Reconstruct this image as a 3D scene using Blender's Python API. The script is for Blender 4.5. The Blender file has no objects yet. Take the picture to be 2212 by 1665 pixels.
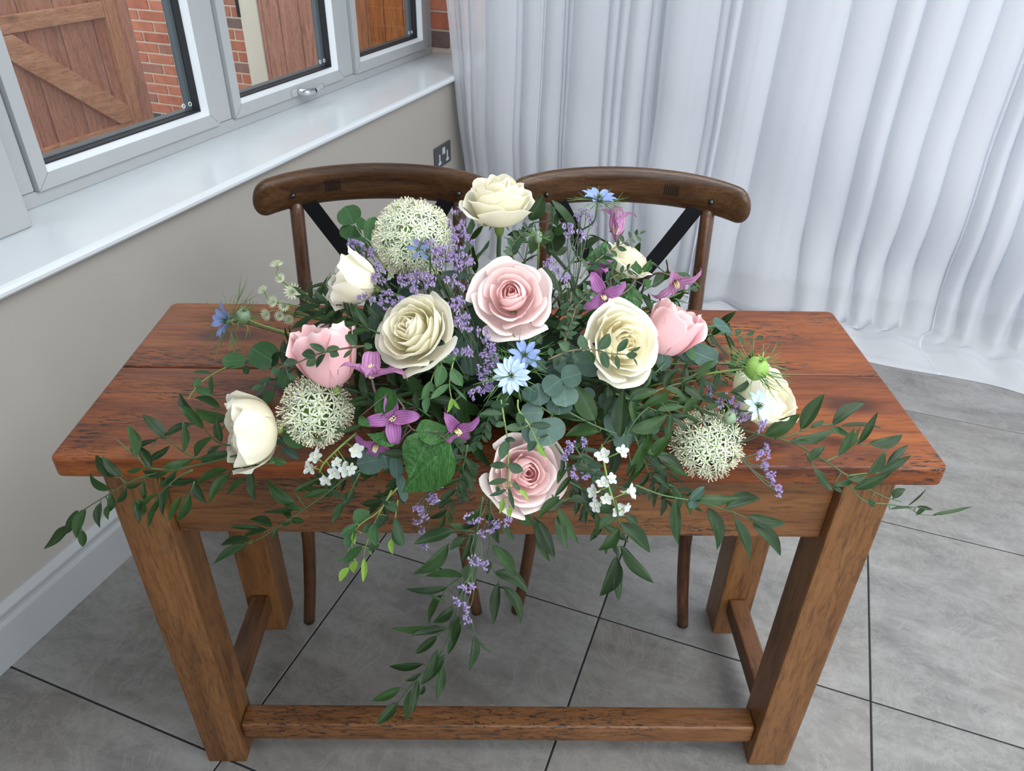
import bpy, bmesh, math, random
from mathutils import Vector, Matrix, Euler
from math import sin, cos, pi, radians, sqrt, atan2
rnd = random.Random(7)
SC = bpy.context.scene
COL = SC.collection
THETA = radians(20.992)                    # the table stands turned in the room
TM = Matrix.Rotation(THETA, 4, 'Z')        # table coordinates -> room coordinates

# ---------------------------------------------------------------- camera
FPX, CX, CY = 1628.23, 1106.0, 832.5
CP = Vector((0.0, -.7681, 1.4082))
def _axes(yaw, pitch, roll):
    f = Vector((sin(yaw)*cos(pitch), cos(yaw)*cos(pitch), -sin(pitch)))
    r = Vector((cos(yaw), -sin(yaw), 0)); u = r.cross(f)
    return cos(roll)*r + sin(roll)*u, -sin(roll)*r + cos(roll)*u, f
CR, CU, CF = _axes(.0143, .5892, .0199)
cam = bpy.data.cameras.new('camera'); camo = bpy.data.objects.new('camera', cam); COL.objects.link(camo)
m = Matrix.Identity(4)
for i in range(3):
    m[i][0], m[i][1], m[i][2], m[i][3] = CR[i], CU[i], -CF[i], CP[i]
camo.matrix_world = TM @ m
cam.sensor_fit = 'HORIZONTAL'; cam.sensor_width = 36; cam.lens = FPX*36/2212
cam.clip_start = .02
SC.camera = camo

# ---------------------------------------------------------------- world, lights, exposure
W = bpy.data.worlds.new('overcast_sky'); SC.world = W; W.use_nodes = True
bg = W.node_tree.nodes['Background']; bg.inputs[0].default_value = (.91, .95, 1.0, 1); bg.inputs[1].default_value = 1.6
SC.view_settings.view_transform = 'Standard'; SC.view_settings.look = 'None'
SC.view_settings.exposure = -0.10; SC.view_settings.gamma = 1; SC.view_settings.use_curve_mapping = False
def area(name, loc, target, sx, sy, power, color):
    l = bpy.data.lights.new(name, 'AREA'); l.shape = 'RECTANGLE'; l.size = sx; l.size_y = sy
    l.energy = power; l.color = color
    o = bpy.data.objects.new(name, l); COL.objects.link(o); o.location = loc
    o.rotation_euler = (Vector(target) - Vector(loc)).to_track_quat('-Z', 'Y').to_euler()
    return o
area('garden_door_daylight', (2.0, -2.7, 1.6), (0.4, 0.8, .6), 2.6, 2.0, 62, (.96, .98, 1.0))
area('rooflight', (1.15, .3, 2.52), (1.15, .3, 0), 1.7, 1.7, 58, (.96, .98, 1.0))

# ---------------------------------------------------------------- materials
def newmat(name):
    m = bpy.data.materials.new(name); m.use_nodes = True
    nt = m.node_tree; return m, nt, nt.nodes['Principled BSDF']
def N(nt, t, **kw):
    n = nt.nodes.new(t)
    for k, v in kw.items(): setattr(n, k, v)
    return n
def ramp(nt, fac, stops):
    r = N(nt, 'ShaderNodeValToRGB'); e = r.color_ramp.elements
    while len(e) < len(stops): e.new(.5)
    for i, (p, c) in enumerate(stops):
        e[i].position = p; e[i].color = (*c, 1) if len(c) == 3 else c
    nt.links.new(fac, r.inputs[0]); return r.outputs[0]
def noise(nt, vec, scale, detail=4, rough=.55, dist=0):
    n = N(nt, 'ShaderNodeTexNoise'); n.inputs['Scale'].default_value = scale
    n.inputs['Detail'].default_value = detail; n.inputs['Roughness'].default_value = rough
    n.inputs['Distortion'].default_value = dist
    if vec is not None: nt.links.new(vec, n.inputs['Vector'])
    return n.outputs['Fac']
def mapped(nt, scale=(1,1,1), rot=(0,0,0), rand=True):
    tc = N(nt, 'ShaderNodeTexCoord'); mp = N(nt, 'ShaderNodeMapping')
    mp.inputs['Scale'].default_value = scale; mp.inputs['Rotation'].default_value = rot
    nt.links.new(tc.outputs['Object'], mp.inputs[0])
    if rand:
        oi = N(nt, 'ShaderNodeObjectInfo'); mu = N(nt, 'ShaderNodeMath', operation='MULTIPLY')
        mu.inputs[1].default_value = 37.; nt.links.new(oi.outputs['Random'], mu.inputs[0])
        nt.links.new(mu.outputs[0], mp.inputs['Location'])
    return mp.outputs[0]
def mix(nt, fac, a, b, mode='MIX'):
    n = N(nt, 'ShaderNodeMix', data_type='RGBA', blend_type=mode)
    for s, v in ((n.inputs[0], fac), (n.inputs[6], a), (n.inputs[7], b)):
        if hasattr(v, 'is_output') or isinstance(v, bpy.types.NodeSocket): nt.links.new(v, s)
        elif isinstance(v, (int, float)): s.default_value = v
        else: s.default_value = (*v, 1)
    return n.outputs[2]
def bump(nt, b, h, strength=.3, dist=.002):
    n = N(nt, 'ShaderNodeBump'); n.inputs['Strength'].default_value = strength; n.inputs['Distance'].default_value = dist
    nt.links.new(h, n.inputs['Height']); nt.links.new(n.outputs[0], b.inputs['Normal'])
def plain(name, col, rough=.5, metal=0, bumpy=0, spec=.5, var=0):
    m, nt, b = newmat(name)
    b.inputs['Base Color'].default_value = (*col, 1); b.inputs['Roughness'].default_value = rough
    b.inputs['Metallic'].default_value = metal; b.inputs['Specular IOR Level'].default_value = spec
    v = mapped(nt, (1,1,1), rand=False)
    f = noise(nt, v, 9, 5)
    k = 1-var if var else .96
    nt.links.new(mix(nt, f, tuple(c*k for c in col), tuple(min(1, c*(2-k)) for c in col)), b.inputs['Base Color'])
    if bumpy: bump(nt, b, noise(nt, v, 160, 3), bumpy)
    return m
def wood(name, dark, mid, light, rough=.35, along='X', rust=.4, coat=.15, knots=True, fine=1.0, spots=(), patches=()):
    m, nt, b = newmat(name)
    sc = {'X': (1, 9, 9), 'Y': (9, 1, 9), 'Z': (9, 9, 1)}[along]
    v = mapped(nt, sc)
    big = noise(nt, v, 2.2*fine, 4, .6, .8)
    fin = noise(nt, v, 16*fine, 6, .7, .3)
    base = ramp(nt, big, [(.25, dark), (.5, mid), (.75, light)])
    grain = ramp(nt, fin, [(.34, (.42, .36, .33)), (.52, (1, 1, 1)), (.7, (1.0, .92, .85))])
    c = mix(nt, .75, base, grain, 'MULTIPLY')
    # long dark rustic cracks that come in patches
    sc2 = {'X': (2.6, 14, 14), 'Y': (14, 2.6, 14), 'Z': (14, 14, 2.6)}[along]
    v2 = mapped(nt, sc2)
    w = noise(nt, v2, 17, 4, .7, .8)
    sc3 = {'X': (1, 2.2, 2.2), 'Y': (2.2, 1, 2.2), 'Z': (2.2, 2.2, 1)}[along]
    v3 = mapped(nt, sc3)
    msk = ramp(nt, noise(nt, v3, 3.2, 2, .5, .5), [(.46, (0,0,0)), (.58, (1,1,1))])
    def ellipse(x, y, z, rx, ry, rz, lo=.5, hi=1.):
        mp = N(nt, 'ShaderNodeMapping', vector_type='TEXTURE'); mp.inputs['Location'].default_value = (x, y, z); mp.inputs['Scale'].default_value = (rx, ry, rz)
        tc_ = N(nt, 'ShaderNodeTexCoord'); nt.links.new(tc_.outputs['Object'], mp.inputs[0])
        wob = N(nt, 'ShaderNodeVectorMath', operation='LENGTH'); nt.links.new(mp.outputs[0], wob.inputs[0])
        ad = N(nt, 'ShaderNodeMath', operation='MULTIPLY_ADD'); nt.links.new(noise(nt, v3, 5, 3), ad.inputs[0]); ad.inputs[1].default_value = .9; ad.inputs[2].default_value = -.45
        a2 = N(nt, 'ShaderNodeMath', operation='ADD'); nt.links.new(ad.outputs[0], a2.inputs[0]); nt.links.new(wob.outputs['Value'], a2.inputs[1])
        return ramp(nt, a2.outputs[0], [(lo, (1,1,1)), (hi, (0,0,0))])
    for q in patches: msk = mix(nt, 1.0, msk, ellipse(*q), 'LIGHTEN')
    crack = ramp(nt, w, [(.425, (1,1,1)), (.47, (0,0,0))])
    cm = N(nt, 'ShaderNodeMath', operation='MULTIPLY'); nt.links.new(crack, cm.inputs[0]); nt.links.new(msk, cm.inputs[1])
    cm2 = N(nt, 'ShaderNodeMath', operation='MULTIPLY'); nt.links.new(cm.outputs[0], cm2.inputs[0]); cm2.inputs[1].default_value = rust
    c = mix(nt, cm2.outputs[0], c, (.025, .014, .01))
    if knots:
        vo = N(nt, 'ShaderNodeTexVoronoi'); vo.inputs['Scale'].default_value = 3.1
        kv = mapped(nt, {'X': (1, 2.4, 2.4), 'Y': (2.4, 1, 2.4), 'Z': (2.4, 2.4, 1)}[along]); nt.links.new(kv, vo.inputs['Vector'])
        kn = ramp(nt, vo.outputs['Distance'], [(.05, (1,1,1)), (.17, (0,0,0))])
        km = N(nt, 'ShaderNodeMath', operation='MULTIPLY'); nt.links.new(kn, km.inputs[0]); km.inputs[1].default_value = .55
        c = mix(nt, km.outputs[0], c, tuple(x*.45 for x in dark))
    for q in spots:
        e_ = ellipse(*q); me_ = N(nt, 'ShaderNodeMath', operation='MULTIPLY'); nt.links.new(e_, me_.inputs[0]); me_.inputs[1].default_value = .82
        c = mix(nt, me_.outputs[0], c, tuple(x*.45 for x in dark))
    nt.links.new(c, b.inputs['Base Color'])
    b.inputs['Roughness'].default_value = rough; b.inputs['Specular IOR Level'].default_value = .32; b.inputs['Coat Weight'].default_value = coat; b.inputs['Coat Roughness'].default_value = .25
    inv = N(nt, 'ShaderNodeMath', operation='SUBTRACT'); nt.links.new(fin, inv.inputs[0]); nt.links.new(cm.outputs[0], inv.inputs[1])
    bump(nt, b, inv.outputs[0], .35, .0012)
    return m
M = {}
TOPC = ((.080, .020, .008), (.185, .050, .012), (.30, .094, .020), .36, 'X', 1.0, .05)
M['top_wood'] = wood('red_brown_varnished_pine', *TOPC, spots=((.520, .032, 0, .070, .030, .1, .5, 1.), (-.36, -.02, 0, .06, .014, .1, .5, 1.)), patches=((-.44, .05, 0, .14, .05, .1), (.28, -.07, 0, .16, .03, .1)))
M['top_wood_rear'] = wood('red_brown_varnished_pine_rear', *TOPC, spots=((.335, -.055, 0, .045, .020, .1, .5, 1.), (-.46, -.01, 0, .08, .024, .1, .5, 1.)), patches=((.36, .02, 0, .20, .07, .1), (-.42, .04, 0, .14, .05, .1)))
M['edge_wood'] = wood('leg_pine', (.105, .043, .014), (.18, .078, .025), (.24, .112, .038), .42, 'Z', .35, .12)
M['rail_wood'] = wood('apron_pine', (.085, .034, .012), (.165, .069, .023), (.23, .102, .034), .42, 'X', .9, .12, patches=((-.30, 0, .03, .22, .1, .07), (.02, 0, .02, .22, .1, .07)))
M['side_wood'] = wood('side_pine', (.08, .033, .013), (.14, .06, .024), (.18, .08, .034), .45, 'Y', .3, .1)
M['chair_wood'] = wood('dark_oak_chair', (.026, .011, .005), (.070, .032, .012), (.135, .064, .022), .28, 'X', .3, .35, False, 1.5)
M['chair_wood_v'] = wood('dark_oak_chair_upright', (.026, .011, .005), (.072, .030, .012), (.125, .054, .020), .28, 'Z', .3, .35, False, 1.5)
M['black_metal'] = plain('black_painted_metal', (.006, .007, .009), .6, spec=.2)
M['bolt'] = plain('dark_steel_bolt', (.06, .065, .07), .25, .9)
M['upvc'] = plain('white_upvc', (.43, .45, .455), .3)  # white frame greyed: its backlit shade is put into the base colour
M['bead'] = plain('white_bead', (.80, .85, .88), .25)
M['gasket'] = plain('black_gasket', (.012, .014, .018), .6)
M['gasket_grey'] = plain('grey_seam', (.16, .17, .18), .6)
M['outer_frame'] = plain('anthracite_outer_frame', (.055, .075, .095), .4)
M['sill'] = plain('white_gloss_sill', (.74, .79, .82), .22)
M['wall'] = plain('warm_grey_emulsion', (.40, .375, .335), .85, bumpy=.04)
M['skirting'] = plain('white_gloss_skirting', (.43, .45, .46), .3)
M['back_wall'] = plain('white_plaster', (.72, .73, .76), .9)
M['chrome'] = plain('chrome', (.75, .76, .78), .12, 1.0)
M['socket'] = plain('dark_grey_socket', (.07, .075, .08), .35)
M['socket_white'] = plain('pale_grey_insert', (.55, .57, .6), .4)
M['ceiling'] = plain('white_ceiling', (.8, .8, .8), .9)
def glassmat():
    m, nt, b = newmat('window_glass'); nt.nodes.remove(b)
    out = nt.nodes['Material Output']
    t = N(nt, 'ShaderNodeBsdfTransparent'); g = N(nt, 'ShaderNodeBsdfGlossy'); g.inputs['Roughness'].default_value = .0
    lw = N(nt, 'ShaderNodeLayerWeight'); lw.inputs['Blend'].default_value = .5
    p5 = N(nt, 'ShaderNodeMath', operation='POWER'); nt.links.new(lw.outputs['Facing'], p5.inputs[0]); p5.inputs[1].default_value = 5
    f = N(nt, 'ShaderNodeMath', operation='MULTIPLY_ADD'); nt.links.new(p5.outputs[0], f.inputs[0]); f.inputs[1].default_value = .9; f.inputs[2].default_value = .04
    mx = N(nt, 'ShaderNodeMixShader'); nt.links.new(f.outputs[0], mx.inputs[0]); nt.links.new(t.outputs[0], mx.inputs[1]); nt.links.new(g.outputs[0], mx.inputs[2])
    t.inputs[0].default_value = (.96, .98, .97, 1)
    nt.links.new(mx.outputs[0], out.inputs[0]); return m
M['glass'] = glassmat()
def tilemat():
    m, nt, b = newmat('grey_stone_tile')
    v = mapped(nt, (1, 1, 1)); v2 = mapped(nt, (1, 2.6, 1), (0, 0, .35))
    a = noise(nt, v2, 3.2, 8, .62, .5); c = noise(nt, v, 38, 6, .7); d = noise(nt, v2, 11, 8, .75, .5)
    col = ramp(nt, a, [(.3, (.150, .147, .141)), (.5, (.228, .224, .214)), (.7, (.295, .292, .282))])
    warm = ramp(nt, noise(nt, v, 2.1, 3), [(.45, (0,0,0)), (.65, (1,1,1))])
    wf = N(nt, 'ShaderNodeMath', operation='MULTIPLY'); nt.links.new(warm, wf.inputs[0]); wf.inputs[1].default_value = .35
    col = mix(nt, wf.outputs[0], col, (.23, .205, .175))
    col = mix(nt, .55, col, ramp(nt, d, [(.38, (.72, .72, .72)), (.5, (1, 1, 1)), (.66, (1.0, 1.0, 1.0))]), 'MULTIPLY')
    col = mix(nt, .35, col, ramp(nt, c, [(.35, (.7, .7, .7)), (.6, (1, 1, 1))]), 'MULTIPLY')
    vein = ramp(nt, noise(nt, v, 7, 8, .8, 1.2), [(.47, (0,0,0)), (.5, (1,1,1)), (.53, (0,0,0))])
    vf = N(nt, 'ShaderNodeMath', operation='MULTIPLY'); nt.links.new(vein, vf.inputs[0]); vf.inputs[1].default_value = .16
    col = mix(nt, vf.outputs[0], col, (.5, .5, .48))
    nt.links.new(col, b.inputs['Base Color']); b.inputs['Roughness'].default_value = .34
    bump(nt, b, c, .12, .001); return m
M['tile'] = tilemat()
M['grout'] = plain('dark_grout', (.018, .019, .021), .9)
def brickmat():
    m, nt, b = newmat('red_brick')
    oi = N(nt, 'ShaderNodeObjectInfo')
    base = ramp(nt, oi.outputs['Random'], [(0, (.60, .18, .10)), (.45, (.74, .26, .15)), (.75, (.50, .22, .15)), (.93, (.26, .18, .15))])
    v = mapped(nt)
    col = mix(nt, .7, base, ramp(nt, noise(nt, v, 12, 6, .7), [(.3, (.5, .5, .55)), (.6, (1, 1, 1))]), 'MULTIPLY')
    nt.links.new(col, b.inputs['Base Color']); b.inputs['Roughness'].default_value = .9
    bump(nt, b, noise(nt, v, 90, 5), .5, .002); return m
M['brick'] = brickmat()
M['brick_blue'] = plain('blue_engineering_brick', (.045, .05, .062), .6, var=.3)
M['mortar'] = plain('pale_mortar', (.80, .68, .56), .95, bumpy=.3)
M['fence_brown'] = wood('brown_stained_fence', (.40, .17, .11), (.60, .28, .19), (.68, .36, .26), .75, 'Z', .1, 0, True, 1.8)
M['gate_board'] = wood('brown_gate_board', (.38, .16, .10), (.55, .255, .165), (.64, .33, .22), .75, 'Z', .12, 0, True, 1.8)
M['gate_rail'] = wood('brown_gate_rail', (.48, .22, .12), (.66, .33, .19), (.74, .40, .26), .75, 'Y', .1, 0, True, 1.8)
M['fence_orange'] = wood('orange_stained_fence', (.33, .10, .026), (.50, .18, .05), (.60, .24, .08), .7, 'Z', .1, 0)
M['cream_post'] = plain('cream_concrete_post', (.93, .88, .74), .8, bumpy=.3)  # sunlit brightness is put into the pale base colour
M['ground'] = plain('outdoor_ground', (.13, .12, .10), .95, bumpy=.5, var=.3)

# ---------------------------------------------------------------- object helpers
def tag(o, label=None, cat=None, group=None, kind=None):
    if label: o['label'] = label
    if cat: o['category'] = cat
    if group: o['group'] = group
    if kind: o['kind'] = kind
    return o
def link(name, me, mat=None, parent=None, mw=None):
    o = bpy.data.objects.new(name, me); COL.objects.link(o)
    if mat is not None and len(me.materials) == 0: me.materials.append(mat)
    if parent is not None: o.parent = parent
    if mw is not None: o.matrix_local = mw
    return o
def empty(name, mw=None, parent=None):
    o = bpy.data.objects.new(name, None); COL.objects.link(o); o.empty_display_size = .05
    if parent: o.parent = parent
    if mw is not None: o.matrix_local = mw
    return o
def mesh(name, verts, faces, smooth=False):
    me = bpy.data.meshes.new(name); me.from_pydata([tuple(v) for v in verts], [], faces); me.update()
    if smooth:
        for p in me.polygons: p.use_smooth = True
    return me
def box_mesh(name, x0, x1, y0, y1, z0, z1, bev=0, seg=2, smooth=False):
    bm = bmesh.new(); bmesh.ops.create_cube(bm, size=1)
    for v in bm.verts:
        v.co = Vector(((x0+x1)/2 + v.co.x*(x1-x0), (y0+y1)/2 + v.co.y*(y1-y0), (z0+z1)/2 + v.co.z*(z1-z0)))
    if bev: bmesh.ops.bevel(bm, geom=bm.edges[:], offset=bev, segments=seg, profile=.6, affect='EDGES')
    me = bpy.data.meshes.new(name); bm.to_mesh(me); bm.free()
    if smooth:
        for p in me.polygons: p.use_smooth = True
    return me
def box(name, x0, x1, y0, y1, z0, z1, mat, parent=None, bev=0, seg=2):
    """box whose own origin is its centre; coordinates in the parent's space"""
    c = ((x0+x1)/2, (y0+y1)/2, (z0+z1)/2)
    return link(name, box_mesh(name, x0-c[0], x1-c[0], y0-c[1], y1-c[1], z0-c[2], z1-c[2], bev, seg), mat, parent, Matrix.Translation(c))
def tube_data(pts, rad, seg=6, cap=True, closed_tip=False):
    pts = [Vector(p) for p in pts]; n = len(pts); V = []; F = []
    if not hasattr(rad, '__len__'): rad = [rad]*n
    t = (pts[1]-pts[0]).normalized(); a = t.orthogonal().normalized()
    for i in range(n):
        if i == 0: t = pts[1]-pts[0]
        elif i == n-1: t = pts[-1]-pts[-2]
        else: t = pts[i+1]-pts[i-1]
        t.normalize(); a = (a - t*a.dot(t))
        a = a.normalized() if a.length > 1e-6 else t.orthogonal().normalized()
        b = t.cross(a)
        for k in range(seg):
            an = 2*pi*k/seg; V.append(pts[i] + (a*cos(an) + b*sin(an))*rad[i])
    for i in range(n-1):
        for k in range(seg):
            F.append((i*seg+k, i*seg+(k+1) % seg, (i+1)*seg+(k+1) % seg, (i+1)*seg+k))
    if cap: F.append(tuple(range(seg))[::-1]); F.append(tuple(range((n-1)*seg, n*seg)))
    return V, F
def smooth_path(pts, k=5):
    P = [Vector(p) for p in pts]
    if len(P) < 3: return [P[0].lerp(P[-1], i/k) for i in range(k+1)]
    Q = [P[0]*2-P[1]] + P + [P[-1]*2-P[-2]]; out = []
    for i in range(1, len(Q)-2):
        for j in range(k):
            t = j/k; a, b, c, d = Q[i-1], Q[i], Q[i+1], Q[i+2]
            out.append(.5*((2*b) + (c-a)*t + (2*a-5*b+4*c-d)*t*t + (3*b-a-3*c+d)*t*t*t))
    out.append(P[-1]); return out
class MB:
    def __init__(s): s.V = []; s.F = []
    def add(s, VF, mw=None):
        V, F = VF; o = len(s.V)
        s.V += [mw @ Vector(v) for v in V] if mw else [Vector(v) for v in V]
        s.F += [tuple(i+o for i in f) for f in F]; return s
    def tube(s, pts, rad, seg=6, cap=True): return s.add(tube_data(pts, rad, seg, cap))
    def box(s, x0, x1, y0, y1, z0, z1):
        V = [(x, y, z) for x in (x0, x1) for y in (y0, y1) for z in (z0, z1)]
        return s.add((V, [(0,1,3,2), (4,6,7,5), (0,4,5,1), (2,3,7,6), (0,2,6,4), (1,5,7,3)]))
    def build(s, name, mat, parent=None, smooth=True, mw=None):
        return link(name, mesh(name, s.V, s.F, smooth), mat, parent, mw)

# ---------------------------------------------------------------- the room
GX0, GY0, TS = .0765 - .5855*2, .437 - .588*3, .5855   # tile grid (joints at .0765+k, .437+k)
floor = link('floor', box_mesh('floor', -1.10, 2.6, -1.35, 2.56, -.06, -.0025), M['grout']); tag(floor, kind='structure')
tile_me = box_mesh('tile', -TS/2+.002, TS/2-.002, -.588/2+.002, .588/2-.002, -.009, 0, .001, 1)
for i in range(-1, 7):
    for j in range(0, 7):
        x0 = GX0+i*TS; y0 = GY0+j*.588
        cx, cy = x0+TS/2, y0+.294
        if i == -1: continue
        if i == 0:      # cut tiles along the wall
            me = box_mesh('tile', -1.066-cx, TS/2-.002, -.294+.002, .294-.002, -.009, 0, .001, 1)
            o = link('tile', me, M['tile'], floor, Matrix.Translation((cx, cy, 0)))
        elif cx+TS/2 < 2.65: o = link('tile', tile_me, M['tile'], floor, Matrix.Translation((cx, cy, 0)))
wl = MB(); wl.box(-1.36, -1.075, -1.35, 2.62, -.05, .741)
wall_left = wl.build('wall_left', M['wall'], smooth=False); tag(wall_left, kind='structure')
wall_back = link('wall_back', box_mesh('wall_back', -1.0745, 2.6, 2.545, 2.62, -.05, 2.5), M['back_wall']); tag(wall_back, kind='structure')
# corner of bare brick beside the window, above the sill
pier = empty('wall_corner', Matrix.Translation((-1.2, 2.58, .766))); tag(pier, kind='structure')
box('mortar', -.155, .12, -.028, .05, -.02, 1.5, M['mortar'], pier)
bme = box_mesh('brick', -.1, .1, -.05, .05, -.0325, .0325, .004, 1)
for r in range(18):
    for c in range(3):
        xx = -.15 + c*.215 + (.1075 if r % 2 else 0) - .0
        L, Rr = max(-.16, xx-.1), min(.124, xx+.1)
        if Rr-L > .03:
            me = bme if (Rr-L) > .198 else box_mesh('brick', -(Rr-L)/2, (Rr-L)/2, -.05, .05, -.0325, .0325, .004, 1)
            link('brick', me, M['brick'], pier, Matrix.Translation(((L+Rr)/2, .012, .02+.0375+r*.075)))
# left pilaster that carries the near end of the window
pil = link('trim_1', box_mesh('trim_1', -1.42, -1.24, -1.3, .372, .767, 2.5, .004, 1), M['upvc']); tag(pil, kind='structure')
# window sill board with rounded nose
prof = [(-1.365, .742), (-1.062, .742), (-1.052, .744), (-1.046, .750), (-1.045, .757), (-1.049, .763), (-1.057, .766), (-1.365, .766)]
V = [(x, y, z) for y in (-1.35, 2.545) for x, z in prof]; n = len(prof)
F = [tuple(range(n)), tuple(range(n, 2*n))[::-1]] + [(k, k+n, (k+1) % n+n, (k+1) % n) for k in range(n)]
sill = link('trim_2', mesh('sill', V, F), M['sill']); tag(sill, kind='structure')
# skirting board with moulded top
prof = [(-1.076, .0), (-1.058, .0), (-1.058, .100), (-1.060, .106), (-1.064, .108), (-1.064, .118), (-1.060, .124), (-1.060, .130), (-1.066, .140), (-1.070, .146), (-1.076, .146)]
V = [(x, y, z) for y in (-1.35, 2.54) for x, z in prof]; n = len(prof)
F = [tuple(range(n)), tuple(range(n, 2*n))[::-1]] + [(k, k+n, (k+1) % n+n, (k+1) % n) for k in range(n)]
sk = link('baseboard_left', mesh('baseboard_left', V, F), M['skirting']); tag(sk, kind='structure')
wall_unseen = link('wall_unseen', box_mesh('wall_unseen', -1.36, .55, -1.45, -1.351, -.05, 2.5), M['back_wall']); tag(wall_unseen, kind='structure')  # unseen wall behind the camera, added to darken the lower left floor
# ceiling slab with a rooflight opening and the lintel over the window
cl = MB(); cl.box(-1.45, 2.6, 1.5, 2.62, 2.5, 2.6); cl.box(-1.45, -.2, -1.35, 1.5, 2.5, 2.6); cl.box(2.0, 2.6, -1.35, 1.5, 2.5, 2.6)
ceil = cl.build('ceiling', M['ceiling'], smooth=False); tag(ceil, kind='structure')

# ---- window frame: outer frame and mullions (trim), three casements
UF = -1.33; ZT = 2.05
fr = empty('trim_3', Matrix.Translation((UF, .4, .766))); tag(fr, kind='structure')
def frbar(name, y0, y1, z0, z1, u0=-.07, u1=0): 
    return box(name, u0, u1, y0-.4, y1-.4, z0-.766, z1-.766, M['upvc'], fr, .003, 1)
frbar('bottom_rail', .36, 2.54, .766, .800)
frbar('top_rail', .36, 2.54, ZT, ZT+.05)
for y0, y1 in ((.372, .468), (1.101, 1.167), (1.791, 1.868), (2.468, 2.54)): frbar('mullion', y0, y1, .801, ZT-.001)
def casement(idx, y0, y1, handle=False):
    w = empty('window_%d' % idx, Matrix.Translation((UF, y0, .80))); tag(w, kind='structure')
    H = ZT-.80; L = y1-y0; b = .036; g = .0015
    # mitred sash: four faces meeting on the diagonal, standing 14 mm proud
    def ring(o0, o1, u_out, u_in, ub):
        R = [(o0, o0), (L-o0, o0), (L-o0, H-o0), (o0, H-o0)]; S = [(o1, o1), (L-o1, o1), (L-o1, H-o1), (o1, H-o1)]
        V = [(u_out, y, z) for y, z in R] + [(u_in, y, z) for y, z in S] + [(ub, y, z) for y, z in R] + [(ub, y, z) for y, z in S]
        F = []
        for k in range(4):
            l = (k+1) % 4
            F += [(k, l, 4+l, 4+k), (8+k, 8+l, l, k), (4+k, 4+l, 12+l, 12+k), (12+k, 12+l, 8+l, 8+k)]
        return V, F
    MB().add(ring(g, b, .012, .012, -.05)).build('sash_frame', M['upvc'], w, False)
    sm = MB()
    for y_, z_, a_, c_ in ((0, 0, 1, 1), (L, 0, -1, 1), (0, H, 1, -1), (L, H, -1, -1)): sm.tube([(.0121, y_+a_*g*2, z_+c_*g*2), (.0121, y_+a_*b, z_+c_*b)], .0005, 4)
    sm.build('mitre_seam', M['gasket_grey'], w, False)
    MB().add(ring(b, b+.011, .010, -.012, -.03)).build('glazing_bead', M['bead'], w, False)
    MB().add(ring(b+.0105, b+.0145, -.010, -.010, -.035)).build('gasket', M['gasket'], w, False)
    MB().add(ring(b+.006, b+.0165, -.033, -.033, -.062)).build('outer_frame', M['outer_frame'], w, False)
    box('pane', -.03, -.027, b+.008, L-b-.008, b+.008, H-b-.008, M['glass'], w)
    for k in range(2):      # two pale rings modelled after little round reflections in the pane corner
        an = [2*pi*i/14 for i in range(15)]
        MB().tube([(-.024+0*i, L-b-.032-k*.026+.0055*cos(a), b+.034+.0055*sin(a)) for i, a in enumerate(an)], .0012, 5).build('pane_ring', M['bead'], w)
    if handle:
        hy = 1.50-y0
        MB().add((box_vf(.012, .016, hy-.045, hy+.02, .004, .026))).build('handle_plate', M['upvc'], w, False)
        hd = MB().tube(smooth_path([(.016, hy-.005, .014), (.04, hy-.003, .014), (.046, hy+.01, .013), (.046, hy+.035, .011)], 4), [.011]*9+[.010]*4, 10).build('window_handle', M['chrome'], w)
        tag(hd, 'chrome handle')
        MB().tube(smooth_path([(.046, hy+.035, .011), (.046, hy+.06, .012), (.040, hy+.10, .018)], 4), .0075, 8).build('handle_lever', M['upvc'], hd)
        MB().tube([(.046, hy+.034, .011), (.046, hy+.044, .011)], .0085, 8).build('lock_button', M['gasket'], hd)
    return w
def box_vf(x0, x1, y0, y1, z0, z1):
    b = MB(); b.box(x0, x1, y0, y1, z0, z1); return b.V, b.F
casement(1, .469, 1.100); casement(2, 1.168, 1.790, True); casement(3, 1.869, 2.467)

# ---- twin socket on the wall
so = empty('wall_socket', Matrix.Translation((-1.075, 2.068, .475))); tag(so, 'dark grey double power socket with pale inserts low on the wall under the window', 'socket')
box('faceplate', 0, .009, -.073, .073, -.043, .043, M['socket'], so, .002, 1)
for s in (-1, 1):
    k = MB(); k.box(.009, .0105, s*.036-.012, s*.036+.012, -.030, -.018); k.box(.009, .0105, s*.036-.0045, s*.036+.0045, -.018, .012)
    k.build('socket_outlet', M['socket_white'], so, False)
box('rocker_switch', .009, .013, -.011, .011, .006, .032, M['socket_white'], so, .001, 1)

# ---------------------------------------------------------------- outside the window
gr = link('ground', box_mesh('ground', -5, -1.42, -2, 4.5, -.3, -.15), M['ground']); tag(gr, kind='structure')
ext = link('wall_outside', box_mesh('wall_outside', -4.2, -2.70, 3.062, 3.3, -.15, 2.2), M['mortar']); tag(ext, kind='structure')
bh, bl = .0585, .19
half = box_mesh('brick', -.0425, .0425, -.05, .05, -.0245, .0245, .003, 1); full = box_mesh('brick', -.09, .09, -.05, .05, -.0245, .0245, .003, 1)
for r in range(24):
    z = -.12 + r*bh + .0245
    for c in range(8):
        x = -4.15 + c*bl + (bl/2 if r % 2 else 0)
        if x+.09 > -2.70:
            w = (-2.702) - (x-.09)
            if w < .02: continue
            me = box_mesh('brick', -w/2, w/2, -.05, .05, -.0245, .0245, .003, 1); x = x-.09+w/2
        else: me = full
        me2 = me
        if r < 5:
            o = bpy.data.objects.new('brick', me2.copy()); o.data.materials.clear(); o.data.materials.append(M['brick_blue']); COL.objects.link(o); o.parent = ext
            tag(o, 'dark blue engineering brick')
        else: o = link('brick', me2, M['brick'], ext)
        o.matrix_local = Matrix.Translation((x, 3.05+.0565, z))
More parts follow.
